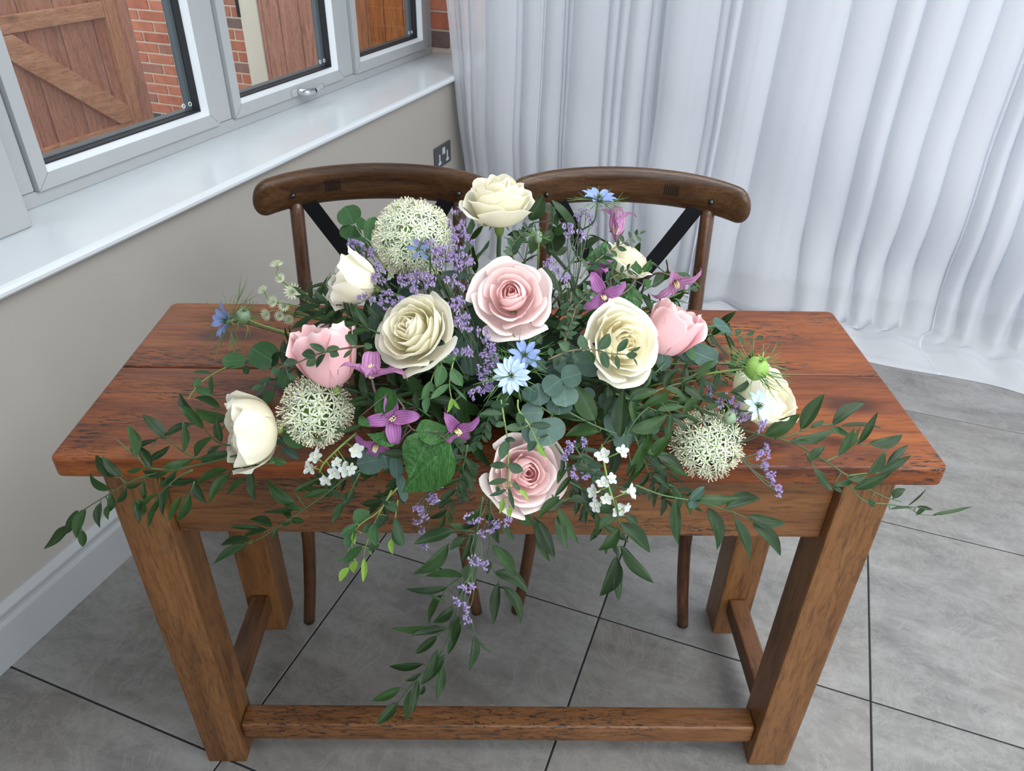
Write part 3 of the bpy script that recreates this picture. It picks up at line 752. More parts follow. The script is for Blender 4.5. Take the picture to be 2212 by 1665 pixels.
lm('parvg', 'euc_green', .52, 'oval', .25, (.06, .18, -.08), .3)
lm('lime', 'lime', .36, 'lance', .5, (.05, .2))
lm('clem', 'clem_leaf', .62, 'ovate', .22, (.1, .22, .16), 1.0)
RAT = dict(ruscus=.30, euc=.92, eucg=.88, long=.5, parv=.52, parvg=.52, lime=.36, clem=.62)
def put_leaf(par, kind, b, t, width=None, nrm=None, r=rnd):
    L = (t-b).length
    if L < 1e-4: return
    y = (t-b)/L
    if nrm is None:
        nrm = -CF*.75 + Vector((0, 0, .45)) + Vector((r.uniform(-1, 1), r.uniform(-1, 1), r.uniform(-.6, .6)))*.38
    z = (nrm - y*nrm.dot(y)).normalized(); x = y.cross(z)
    sx = L if width is None else width/RAT[kind]
    m = Matrix.Identity(4)
    for i in range(3): m[i][0], m[i][1], m[i][2], m[i][3] = x[i]*sx, y[i]*L, z[i]*min(L, sx*1.2), b[i]
    me = r.choice(LM[kind]); return link('leaf', me, None, par, tl(par, m))
def zconv(o):
    ox, oy, sc = o; return (lambda x, y: (ox + x/sc, oy + y/sc)), 1/sc
Z3, Z4, Z6, Z7, Z8, ZL, ZR = (400, 550, 3.33), (900, 350, 3.027), (100, 850, 3.16), (750, 800, 3.16), (1350, 700, 2.765), (700, 1100, 2.947), (0, 0, 1)
def path3(zone, pts, mode, v, lift=0):
    f, s = zconv(zone); out = []
    for q in pts:
        px, py = f(q[0], q[1]); md, vv = (q[2], q[3]) if len(q) > 3 else (mode, v)
        w = clampw(px, py, depth(px, py, md, vv)); out.append((px, py, w))
    return out
def branch(name, label, cat, zone, stems, leaves, kind='ruscus', mode='k', v=1.0, rad=.0013, smat='stem', group=None, seed=0, tilt=.30):
    """stems: lists of points; leaves: (bx,by,tx,ty,width[,kind]) in the same pixel frame; depth follows the nearest stem"""
    r = random.Random(seed+len(label)); f, s = zconv(zone)
    S = [path3(zone, st, mode, v) for st in stems]
    allp = []
    o = thing(name, P3(*S[0][0]), label, cat, group)
    mb = MB()
    for st in S:
        pts = [P3(*q) for q in st]; sp = smooth_path(pts, 4)
        mb.tube([p-Vector(o['_p']) for p in sp], [rad*(1-.55*i/len(sp)) for i in range(len(sp))], 5)
        for a, b in zip(st[:-1], st[1:]):
            for i in range(6):
                t = i/5; allp.append(tuple(a[j]*(1-t)+b[j]*t for j in range(3)))
    mb2 = MB()
    for l in leaves:
        bx, by = f(l[0], l[1]); tx, ty = f(l[2], l[3]); k = l[5] if len(l) > 5 else kind
        nb = min(allp, key=lambda q: (q[0]-bx)**2+(q[1]-by)**2); w = nb[2]
        wb = clampw(bx, by, w - .002); L = sqrt((tx-bx)**2+(ty-by)**2)*w/FPX
        wt = clampw(tx, ty, wb + r.uniform(-tilt, tilt*.6)*L, .010)
        b3, t3 = P3(bx, by, wb), P3(tx, ty, wt)
        put_leaf(o, k, b3, t3, l[4]*s*w/FPX*1.06, None, r)
        if ((nb[0]-bx)**2+(nb[1]-by)**2) > 9: mb2.tube([P3(*nb)-Vector(o['_p']), b3-Vector(o['_p'])], rad*.5, 4)
    if mb2.V: mb.add((mb2.V, mb2.F))
    mb.build('stem', M[smat], o); return o
def auto(zone, pts, n, L, w, kind=None, opp=True, seed=1, ang=60, t0=.1):
    """paired leaf list along a pixel polyline"""
    r = random.Random(seed); out = []
    seg = [sqrt((b[0]-a[0])**2+(b[1]-a[1])**2) for a, b in zip(pts[:-1], pts[1:])]; T = sum(seg)
    for i in range(n):
        d = T*(t0+(1-t0)*(i+.5)/n); k = 0
        while k < len(seg)-1 and d > seg[k]: d -= seg[k]; k += 1
        a, b = pts[k], pts[k+1]; u = min(1, d/seg[k]); x, y = a[0]+(b[0]-a[0])*u, a[1]+(b[1]-a[1])*u
        th = atan2(b[1]-a[1], b[0]-a[0])
        for sd in ((-1, 1) if opp else ((-1) ** i,)):
            an = th + sd*radians(ang+r.uniform(-22, 22)); l = L*r.uniform(.75, 1.15)*(1-.35*i/n)
            e = (x, y, x+cos(an)*l, y+sin(an)*l, w*r.uniform(.7, 1.1)*l/L)
            out.append(e + ((kind,) if kind else ()))
    if kind is None or True:
        a, b = pts[-2], pts[-1]; th = atan2(b[1]-a[1], b[0]-a[0]); e = (b[0], b[1], b[0]+cos(th)*L*.6, b[1]+sin(th)*L*.6, w*.6)
        out.append(e + ((kind,) if kind else ()))
    return out

# ---- bowl with foam inside the arrangement
bowl = thing('flower_bowl', Vector((0, .20, TZ)), 'low black bowl of floral foam hidden under the arrangement on the table', 'bowl')
V = []; F = []; n = 32
for r_, z_ in ((.09, 0), (.115, .006), (.135, .035), (.137, .036), (.133, .037), (.11, .010), (0.0, .008)):
    for i in range(n): V.append((r_*cos(2*pi*i/n)*1.25, r_*sin(2*pi*i/n)*.9, z_+.0005))
for k in range(6):
    for i in range(n): F.append((k*n+i, k*n+(i+1) % n, (k+1)*n+(i+1) % n, (k+1)*n+i))
F.append(tuple(range(n))[::-1])
link('dish', mesh('dish', V, F, True), M['bowl'], bowl)
bm = bmesh.new(); bmesh.ops.create_icosphere(bm, subdivisions=4, radius=1)
for v_ in bm.verts:
    c = v_.co; v_.co = Vector((c.x*.125, c.y*.085, .012 + max(0, c.z)*.12))
me = bpy.data.meshes.new('foam_block'); bm.to_mesh(me); bm.free(); link('foam_block', me, M['foam'], bowl)

# ---- roses
def bez(P, t):
    a = 1-t; return [a**3*P[0][i]+3*a*a*t*P[1][i]+3*a*t*t*P[2][i]+t**3*P[3][i] for i in (0, 1)]
def petal(P, W, ring, phi, seed, ripple=.03, notch=.08, curl=0, nu=8, nv=8, skew=0):
    r = random.Random(seed); ph = r.uniform(0, 6.28); ph2 = r.uniform(0, 6.28); V = []; F = []; UV = []
    for j in range(nv+1):
        t = j/nv
        wp = .30 + .70*sin(min(1, t*1.35)*pi/2) if t < .75 else 1-.10*((t-.75)/.25)**2
        for i in range(nu+1):
            s = -1+2*i/nu
            te = t*(1-.20*abs(s)**2.4) - .05*notch*t*(1-abs(s))
            R, z = bez(P, te)
            a = phi + W*s*wp + skew*t
            e = t**3
            R += ripple*e*sin(3.2*s+ph) + ripple*.5*e*sin(7*s+ph2)
            z += ripple*.8*e*sin(2.6*s+ph2+1) + ripple*.35*e*sin(8*s+ph)
            R *= 1 + .05*s*skew
            if curl: R += curl*e*abs(s)**2; z -= curl*.7*e*abs(s)**2
            V.append((R*cos(a), R*sin(a), z)); UV.append((i/nu, t))
    for j in range(nv):
        for i in range(nu): F.append((j*(nu+1)+i, j*(nu+1)+i+1, (j+1)*(nu+1)+i+1, (j+1)*(nu+1)+i))
    me = mesh('petal', V, F, True); ul = me.uv_layers.new(name='UVMap')
    for lp in me.loops: ul.data[lp.index].uv = UV[lp.vertex_index]
    at = me.attributes.new('ring', 'FLOAT', 'POINT')
    for i in range(len(V)): at.data[i].value = ring
    return me
def rose_proto(kind, seed):
    """list of (mesh, is_guard); unit outer radius, face along +z, calyx at z=-.55"""
    r = random.Random(seed); out = []; ga = 2.39996; ph = r.uniform(0, 6)
    if kind in ('spiral', 'garden'):
        sp = kind == 'spiral'
        nh, nm, no = (9, 6, 9) if sp else (9, 10, 10)
        for i in range(nh):      # tight heart
            g = i/(nh-1); R = .05+.19*g; Z = .40-.015*g
            P = ((.02, -.35), (R*1.9+.02, -.15), (R*1.55, Z-.18), (R*(.92 if sp else 1.05), Z))
            out.append((petal(P, 1.5-.25*g, .28*g, ph, seed*99+i, .010 if sp else .028, .05, nu=9, nv=6, skew=.35), 0)); ph += 2.1
        for i in range(nm):
            g = i/(nm-1); R = .27+(.24 if sp else .33)*g; Z = .385-.09*g
            P = ((.04, -.42), (R*1.15, -.38), (R*1.10, Z-.20), (R*1.07+.06*g, Z+.01))
            out.append((petal(P, 1.22-.18*g, .30+.35*g, ph, seed*99+30+i, .020 if sp else .032, .1, .02+.05*g, nu=10, nv=7, skew=.28), 0)); ph += ga
        for i in range(no):
            g = i/(no-1); R = (.60+.42*g) if sp else (.64+.38*g); Z = .27-.27*g
            P = ((.06, -.50), (R*.95, -.50), (R*.84, Z+.03), (R*1.05, Z-.05-.04*g))
            out.append((petal(P, 1.0-.16*g, .68+.32*g, ph, seed*99+60+i, .036, .14, .03+.07*g, nu=12, nv=9, skew=.15), 1 if i == no-1 else 0)); ph += ga
    else:                # half-open cup seen from the side
        n = 20
        for i in range(n):
            f = i/(n-1); 
            if f < .5:
                g = f/.5; R = .08+.42*g; Z = .95-.02*g
                P = ((.03, -.4), (R*1.7+.1, -.1), (R*1.5+.05, .55), (R*.9, Z)); W = 1.2-.2*g
                out.append((petal(P, W, f, ph, seed*99+i, .02, .06, .02, nv=7, skew=.2), 0)); ph += 2.2
            else:
                g = (f-.5)/.5; R = .62+.16*g; Z = .90-.05*g
                lip = (.10+.30*g*r.uniform(.5, 1.1)) if kind == 'cup' else .02+.26*g*r.uniform(.2, 1)
                if kind == 'bud': R *= .98; Z += .12
                P = ((.05, -.55), (R*1.35, -.42), (R*1.22, Z-.30), (R*1.0+lip, Z-.12*g)); W = .92-.05*g if kind == 'cup' else .74+.10*r.random()
                if kind == 'bud': P = (P[0], (R*1.42, -.42), (R*(1.16+.06*r.random()), Z-.34), (R*.98+lip, Z-.20*lip))
                out.append((petal(P, W, f, ph, seed*99+i, .06 if kind == 'cup' else .085, .12, .16*g if kind == 'cup' else .17*g, nu=14, nv=11, skew=.25), 0)); ph += ga
    return out
PROTO = {k: rose_proto(k, s) for k, s in (('spiral', 3), ('garden', 8), ('cup', 5), ('bud', 12))}
def sepal_vf(n=5, L=.5, w=.12, z=-.5):
    b = MB()
    for k in range(n):
        a = 2*pi*k/n; V = []; 
        for i in range(6):
            t = i/5; ww = w*(1-t)**.8*(1 if i else .7); R = .06+L*t*.75; zz = z + .18*t - .55*t*t*.4
            for s in (-1, 0, 1):
                V.append((R*cos(a)-s*ww*sin(a), R*sin(a)+s*ww*cos(a), zz+abs(s)*.03))
        b.add((V, [(i*3+j, i*3+j+1, i*3+4+j, i*3+3+j) for i in range(5) for j in (0, 1)]))
    return b.V, b.F
HEART = Vector((0, .20, .80))
def rose(px, py, rpx, axis, proto, mats, label, k=1.0, spin=0, ecc=1.0, mode='k', group=None, stemto=None, long=1.0):
    w = depth(px, py, mode, k); c = P3(px, py, w); R = rpx*w/FPX
    o = thing('rose', c, label, 'rose', group)
    ax = camdir(*axis); B = basis(ax, CU) @ Matrix.Rotation(spin, 4, 'Z')
    mw = Matrix.Translation(c) @ B @ Matrix.Diagonal((R, R*ecc, R*long, 1))
    for i, (me, guard) in enumerate(PROTO[proto]):
        mt = mats[1] if guard and len(mats) > 1 else mats[0]
        key = 'rp_%s_%d_%s' % (proto, i, mt)
        if key not in LM:
            m2 = me.copy(); m2.materials.append(M[mt]); LM[key] = m2
        link('petal', LM[key], None, o, tl(o, mw))
    mb = MB().add(sepal_vf()); 
    bm = bmesh.new(); bmesh.ops.create_uvsphere(bm, u_segments=10, v_segments=6, radius=.13)
    vs = [(v.co.x, v.co.y, v.co.z*1.3-.60) for v in bm.verts]; bm.verts.index_update(); fs = [tuple(v.index for v in f.verts) for f in bm.faces]; bm.free()
    mb.add((vs, fs))
    mb.build('calyx', M['stem_lime'], o, True, tl(o, mw))
    s0 = mw @ Vector((0, 0, -.70)); end = stemto or HEART.lerp(c, .15)
    mid = s0 + (B.to_3x3() @ Vector((0, 0, -1)))*min(.05, (end-s0).length*.4)
    MB().tube([p-c for p in smooth_path([s0, mid, end], 5)], .0032, 7).build('stem', M['stem'], o)
    return o

rose(1078, 430, 84, (.0, .84, .54), 'garden', ('cream',), 'large cream rose at the very top of the arrangement, before the chair backs', .20, .3, mode='y', long=1.35, stemto=Vector((.01, .20, .90)))
rose(1105, 640, 95, (-.05, .22, .96), 'spiral', ('pink',), 'big open blush pink rose in the middle, directly below the topmost cream rose', 1.06, 1.0)
rose(893, 712, 98, (-.42, .32, .84), 'garden', ('cream',), 'large open cream rose left of the central pink rose', 1.06, 2.2)
rose(1343, 742, 94, (.34, .10, .93), 'garden', ('cream',), 'large open cream rose right of centre behind a eucalyptus sprig', 1.04, 4.1)
rose(1134, 1022, 96, (.26, .06, .96), 'spiral', ('pink',), 'open pale pink rose at the bottom centre, overlapping the table edge', 1.02, 2.6)
rose(714, 790, 68, (-.18, .95, .22), 'bud', ('pink_bud',), 'pink half open rose on the left above the smaller allium', 1.0, .8, long=1.3)
rose(562, 930, 88, (-.84, -.06, .42), 'bud', ('cream',), 'cream half open rose lowest on the left, above the table front edge', .828, 2.0, long=.74, mode='z', stemto=Vector((-.12, .15, .80)))
rose(780, 612, 60, (-.80, .30, .28), 'bud', ('cream',), 'cream rose at the back left half hidden by lilac statice', 1.02, 1.1)
rose(1632, 868, 62, (.55, .45, .62), 'bud', ('cream',), 'cream rose far right, behind the green nigella pod', .82, .5, 1.3, mode='z', stemto=Vector((.10, .18, .82)))
rose(1356, 560, 66, (.45, .75, .30), 'garden', ('cream',), 'cream rose at the back right among leaves under the pink clematis bud', .96, .4)
rose(1438, 730, 60, (.45, .80, .30), 'bud', ('pink_bud',), 'pink rose peeping out on the right behind the right cream rose', .94, 3.0, long=1.25)

# ---- alliums
def allium_parts():
    b = MB(); g = MB(); an = MB()
    for k in range(6):        # star of narrow tepals
        a = 2*pi*k/6; V = []
        for i, (t, w, z) in enumerate(((0, .04, 0), (.35, .10, .05), (.75, .075, .10), (1, .01, .06))):
            for s in (-1, 1): V.append((t*cos(a)-s*w*sin(a), t*sin(a)+s*w*cos(a), z))
        b.add((V, [(i*2, i*2+1, i*2+3, i*2+2) for i in range(3)]))
        a2 = a+pi/6
        an.tube([(.06*cos(a2), .06*sin(a2), 0), (.42*cos(a2), .42*sin(a2), .62)], .022, 3)
        an.tube([(.42*cos(a2), .42*sin(a2), .62), (.47*cos(a2), .47*sin(a2), .72)], .06, 3)
    bm_ = bmesh.new(); bmesh.ops.create_icosphere(bm_, subdivisions=1, radius=.13); 
    bm_.verts.index_update(); g.add(([v.co.copy() for v in bm_.verts], [tuple(v.index for v in f.verts) for f in bm_.faces])); bm_.free()
    g.tube([(0, 0, 0), (0, 0, -1.6)], .035, 3)
    me = mesh('floret', b.V + an.V + g.V, b.F + [tuple(i+len(b.V) for i in f) for f in an.F] + [tuple(i+len(b.V)+len(an.V) for i in f) for f in g.F])
    for m in ('allium', 'anther', 'allium_green'): me.materials.append(M[m])
    nb, na = len(b.F), len(an.F)
    for i, p in enumerate(me.polygons): p.material_index = 0 if i < nb else (1 if i < nb+na else 2)
    return me
FLO = allium_parts()
def allium(px, py, rpx, label, k, n=150, mode='k', fl=.205, seed=1, sq=1.0):
    r = random.Random(seed); w = depth(px, py, mode, k); c = P3(px, py, w); R = rpx*w/FPX
    o = thing('allium', c, label, 'allium', None)
    for i in range(n):
        z = 1-2*(i+.5)/n; q = sqrt(1-z*z); a = i*2.39996
        d = Vector((q*cos(a), q*sin(a), z)) + Vector((r.uniform(-1,1), r.uniform(-1,1), r.uniform(-1,1)))*.07; d.normalize()
        if d.dot((CP-c).normalized()) < -.45: continue
        rr = R*r.uniform(.80, .93)
        L = R*fl*r.uniform(.85, 1.15)
        m = Matrix.Translation(c + Vector((d.x*rr, d.y*rr, d.z*rr*sq))) @ basis((d+Vector((r.uniform(-1,1), r.uniform(-1,1), r.uniform(-1,1)))*.18)) @ Matrix.Rotation(r.uniform(0, 6), 4, 'Z') @ Matrix.Scale(L, 4)
        link('floret', FLO, None, o, tl(o, m))
    core = MB()
    for i in range(90):
        z = 1-2*(i+.5)/90; q = sqrt(1-z*z); a = i*2.39996; d = Vector((q*cos(a), q*sin(a), z))
        core.tube([Vector((0, 0, 0)), d*R*.82], .0007, 3, False)
    core.build('pedicels', M['allium_green'], o)
    bm_ = bmesh.new(); bmesh.ops.create_icosphere(bm_, subdivisions=2, radius=R*.42); me = bpy.data.meshes.new('heart'); bm_.to_mesh(me); bm_.free()
    link('heart', me, M['allium_green'], o)
    MB().tube([p-c for p in smooth_path([c, c.lerp(HEART, .5)+Vector((0, 0, -.01)), HEART.lerp(c, .1)], 5)], .004, 7).build('stem', M['stem'], o)
allium(893, 515, 84, 'large greenish white allium ball at the upper left in front of the left chair', 1.02, 290, 'k', .20, 2)
allium(683, 888, 74, 'white star-flowered allium ball at lower left beside the cream rose', .98, 135, 'k', .285, 3)
allium(1526, 958, 75, 'white allium ball at lower right near the table front edge', .98, 170, 'k', .25, 4, .95)

# ---- pointed petals for clematis, nigella, delphinium
def tepal(name, L, w, curve, tipcurl, mat, ring=.5, twist=0, n=8, wprof='clem', seed=0):
    V = []; F = []; UV = []; r = random.Random(seed); ph = r.uniform(0, 6); a = 0; y = 0; z = 0
    for i in range(n+1):
        t = i/n
        if wprof == 'clem': ww = w*(.35+1.0*sin(pi*min(1, t*1.05)**.75)**.9)*(1 if t < .8 else (1-(t-.8)/.2)**.7+.03)
        elif wprof == 'nig': ww = w*(.15+sin(pi*t**1.15)**.9)*(1 if t < .85 else max(.03, 1-(t-.85)/.15))
        else: ww = w*(.3+sin(pi*t**1.2)**.6) if t < .97 else w*.45
        ang = curve*t + tipcurl*max(0, t-.55)**2*4
        if i: y += L/n*cos(ang); z += L/n*sin(-ang)
        for j in range(5):
            s = -1+j/2
            tw = twist*t*t
            V.append((ww*s*cos(tw)+.0, y, z + abs(s)*ww*(.5 if wprof == 'clem' else .30) + ww*s*sin(tw) + (.22*w*sin(15*t+ph+(1.5 if s > 0 else 0))*s*s if wprof == 'clem' else .04*w*sin(9*t+ph)*abs(s)))); UV.append((j/4, t))
    for i in range(n):
        for j in range(4): F.append((i*5+j, i*5+j+1, i*5+6+j, i*5+5+j))
    me = mesh(name, V, F, True); ul = me.uv_layers.new(name='UVMap')
    for lp in me.loops: ul.data[lp.index].uv = UV[lp.vertex_index]
    at = me.attributes.new('ring', 'FLOAT', 'POINT')
    for i in range(len(V)): at.data[i].value = ring
    me.materials.append(M[mat]); return me
CLEM = {m: [tepal('tepal', 1, (.165, .15, .175)[i], .45, 1.9+.5*i, m, .5, .5*(i-1), n=12, seed=i) for i in range(3)] for m in ('clematis', 'clem_pale')}
def clematis(px, py, Lpx, axis, opens, mat, label, k, stem, spin=0, mode='k', lens=(1, 1, 1, 1)):
    w = depth(px, py, mode, k); c = P3(px, py, w); L = Lpx*w/FPX
    o = thing('clematis', c, label, 'clematis'); B = basis(camdir(*axis), CU)
    for q in range(4):
        m = Matrix.Translation(c) @ B @ Matrix.Rotation(spin+q*pi/2, 4, 'Z') @ Matrix.Rotation(radians(90)-opens[q], 4, 'X') @ Matrix.Scale(L*lens[q], 4)
        link('tepal', CLEM[mat][q % 3], None, o, tl(o, m))
    st = MB(); r = random.Random(int(px))
    for i in range(26):
        a = r.uniform(0, 6.28); q = r.uniform(0, .11); h = r.uniform(.26, .36)
        st.tube([(q*.6*cos(a), q*.6*sin(a), .02), (q*cos(a), q*sin(a), h*.6), (q*.85*cos(a), q*.85*sin(a), h)], .014, 4)
    st.build('stamens', M['yellow'], o, True, tl(o, Matrix.Translation(c) @ B @ Matrix.Scale(L, 4)))
    pts = [c] + [PT(x, y, mode, kk) for x, y, kk in stem]
    MB().tube([p-c for p in smooth_path(pts, 5)], .0016, 6).build('stem', M['stem_purple'], o)
R_ = radians
clematis(803, 818, 92, (-.06, .97, .25), [R_(32), R_(48), R_(45), R_(70)], 'clem_pale', 'mauve bell clematis opening upward between the left pink and cream roses', 1.12, [(812, 850, 1.08), (835, 882, 1.0), (900, 880, .85)], .25)
clematis(848, 905, 72, (.10, .12, .98), [R_(70), R_(75), R_(75), R_(60)], 'clematis', 'magenta clematis with cream stamens facing forward above the big veined leaves', 1.10, [(862, 955, 1.05), (880, 920, .95)], .1)
clematis(815, 958, 62, (-.15, -.72, .60), [R_(70), R_(72), R_(75), R_(80)], 'clematis', 'drooping magenta clematis beside the left white delphinium', 1.04, [(830, 940, .95), (860, 920, .85)], .9)
clematis(985, 925, 68, (.35, -.45, .75), [R_(60), R_(70), R_(82), R_(55)], 'clematis', 'purple clematis left of the lowest pink rose', 1.04, [(965, 895, .98), (960, 870, .9)], .7)
clematis(1330, 508, 78, (.10, .98, -.05), [R_(10), R_(14), R_(66), R_(12)], 'clem_pale', 'pink purple clematis bud pointing up near the top right', .20, [(1332, 560, .20), (1320, 620, .22)], .9, 'y', (1, .95, .9, 1))
clematis(1456, 604, 72, (.22, -.72, .52), [R_(48), R_(55), R_(85), R_(60)], 'clem_pale', 'nodding mauve clematis on an arched stem in front of the right chair leg', .17, [(1444, 594, .17), (1418, 590, .18), (1394, 610, .19), (1380, 660, .20)], .75, 'y')
clematis(1302, 636, 66, (.10, -.50, .80), [R_(85), R_(60), R_(75), R_(70)], 'clematis', 'dark purple clematis just above the right open cream rose', 1.04, [(1300, 610, 1.0), (1290, 560, .95)], .55)
clematis(1292, 600, 58, (.0, .90, .40), [R_(38), R_(22), R_(35), R_(24)], 'clematis', 'small upright purple clematis right of the central pink rose', .98, [(1292, 640, .95)], .3)

# ---- nigella
NP = {m: [tepal('petal', 1, .17, -.1 + .25*i, .5, m, .4+.2*i, .0, 7, 'nig', i) for i in range(2)] for m in ('nig_pale', 'nig_blue')}
def threads(c, B, L, n, r, up=.4, fork=3, spread=1.0):
    b = MB()
    for i in range(n):
        a = 2*pi*i/n+r.uniform(-.2, .2); e = r.uniform(-.3, up)
        d = (B.to_3x3() @ Vector((cos(a)*spread, sin(a)*spread, e))).normalized(); p = Vector((0, 0, 0)); l = L*r.uniform(.7, 1.15)
        m1 = p + d*l*.55; b.tube([p, m1], .00042, 3, False)
        for q in range(fork):
            j = Vector((r.uniform(-1,1), r.uniform(-1,1), r.uniform(-1,1)))*.42
            t0 = m1 if q else p + d*l*.35
            m2 = t0 + (d+j).normalized()*l*.28; e2 = m2 + (d+j*1.3+Vector((0, 0, .15))).normalized()*l*.25
            b.tube([t0, m2, e2], [.0004, .00034, .00018], 3, False)
    return b
def nigella(px, py, rpx, axis, mat, label, k, mode='k', npet=10, cen=.22, stem=None, thr=1.7, nth=16, flat=80):
    w = depth(px, py, mode, k); c = P3(px, py, w); R = rpx*w/FPX; r = random.Random(int(px*py) % 999)
    o = thing('nigella', c, label, 'nigella'); B = basis(camdir(*axis), CU)
    for i in range(npet):
        lay = i % 2; m = Matrix.Translation(c) @ B @ Matrix.Rotation(2*pi*i/npet+r.uniform(-.1, .1), 4, 'Z') @ Matrix.Rotation(R_(90-flat+8*lay+r.uniform(-6, 6)), 4, 'X') @ Matrix.Translation((0, .10*R, .02*lay*R)) @ Matrix.Scale(R*r.uniform(.84, .96), 4)
        link('petal', NP[mat][lay], None, o, tl(o, m))
    ct = MB()
    for i in range(34):
        a = r.uniform(0, 6.28); q = r.uniform(.02, cen); ct.tube([(q*cos(a), q*sin(a), 0), (q*1.2*cos(a), q*1.2*sin(a), r.uniform(.15, .3))], [.02, .012], 4)
    for i in range(5):
        a = 2*pi*i/5; ct.tube([(.05*cos(a), .05*sin(a), .1), (.07*cos(a), .07*sin(a), .3), (.13*cos(a), .13*sin(a), .42)], [.045, .03, .012], 5)
    ct.build('seed_head', M['dark_seed'], o, True, tl(o, Matrix.Translation(c) @ B @ Matrix.Scale(R, 4)))
    threads(c, B, R*thr, nth, r, .3).build('feathery_bracts', M['thread'], o, False)
    e = PT(*stem) if stem else HEART.lerp(c, .3)
    MB().tube([p-c for p in smooth_path([c-(B.to_3x3() @ Vector((0, 0, .004))), c-(B.to_3x3() @ Vector((0, 0, .03))), e], 5)], .0012, 5).build('stem', M['stem'], o)
    return o
nigella(1105, 812, 43, (.0, .12, .98), 'nig_pale', 'pale blue nigella flower facing forward in the centre below the pink rose', 1.10, npet=14)
nigella(1133, 768, 38, (.12, .35, .9), 'nig_blue', 'mid blue nigella tucked behind the pale blue one', 1.06, npet=10)
nigella(1292, 434, 44, (.12, .70, .55), 'nig_blue', 'blue nigella held high in front of the right chair back', .18, 'y', stem=(1250, 500, 'y', .2), thr=1.5, flat=70)
nigella(496, 694, 46, (-.60, .05, .70), 'nig_blue', 'deep blue nigella at the far left over the table back', .20, 'y', stem=(640, 730, 'y', .16), thr=2.0, nth=22, flat=60)
nigella(1636, 878, 40, (.35, .2, .85), 'nig_pale', 'pale blue nigella in front of the far right cream rose', .87, 'z', stem=(1540, 860, 'z', .84), thr=1.0, nth=8)
nigella(905, 537, 30, (-.3, -.5, .8), 'nig_blue', 'small blue nigella hanging in front of the large allium', 1.16, npet=5, stem=(930, 600, 'k', 1.0), nth=8, thr=1.1, cen=.12)
def pod(px, py, rpx, axis, mat, label, k, mode, stem, long=1.2, thr=2.2, nth=20):
    w = depth(px, py, mode, k); c = P3(px, py, w); R = rpx*w/FPX; r = random.Random(int(px+py))
    o = thing('nigella_pod', c, label, 'seed pod'); B = basis(camdir(*axis), CU)
    V = []; F = []; nu, nv = 20, 10
    for j in range(nv+1):
        t = j/nv; q = sin(pi*t)**.8
        for i in range(nu): 
            a = 2*pi*i/nu; rr = q*(1-.10*abs(cos(2.5*a))**.6+.04); V.append((rr*cos(a), rr*sin(a), (-cos(pi*t))*long))
    for j in range(nv):
        for i in range(nu): F.append((j*nu+i, j*nu+(i+1) % nu, (j+1)*nu+(i+1) % nu, (j+1)*nu+i))
    link('capsule', mesh('capsule', V, F, True), M[mat], o, tl(o, Matrix.Translation(c) @ B @ Matrix.Scale(R, 4)))
    st = MB()
    for i in range(5):
        a = 2*pi*i/5; st.tube([(.05*cos(a), .05*sin(a), long*.95), (.16*cos(a), .16*sin(a), long*1.35), (.5*cos(a), .5*sin(a), long*1.6)], [.09, .06, .03], 5)
    st.build('styles', M[mat], o, True, tl(o, Matrix.Translation(c) @ B @ Matrix.Scale(R, 4)))
    if nth: threads(c, B, R*thr, nth, r, .6).build('feathery_bracts', M['thread'], o, False)
    pts = [c] + [PT(*s_) for s_ in stem]
    MB().tube([p-c for p in smooth_path(pts, 5)], .0013, 5).build('stem', M['stem_lime'], o)
pod(1634, 796, 26, (.1, .55, .75), 'pod', 'green nigella seed pod in feathery bracts over the far right cream rose', .91, 'z', [(1580, 800, 'z', .90), (1480, 815, 'z', .87), (1400, 835, 'z', .84)], 1.0, 3.0, 34)
pod(525, 684, 17, (.3, .5, .6), 'pod_grey', 'grey green striped nigella pod next to the deep blue flower at far left', .20, 'y', [(560, 700, 'y', .19), (640, 725, 'y', .17), (700, 750, 'y', .16)], 1.1, 2.6, 20)
pod(1576, 903, 15, (-.2, .6, .8), 'pod_grey', 'tiny grey green nigella pod on top of the right allium', .86, 'z', [(1560, 870, 'z', .85), (1440, 852, 'z', .85)], .9, 1.5, 8)
pod(1163, 512, 9, (0, 1, .2), 'pod_grey', 'small slender nigella bud right of the rose stem under the top rose', .14, 'y', [(1163, 560, 'y', .15), (1160, 600, 'y', .17)], 1.5, 3.4, 16)

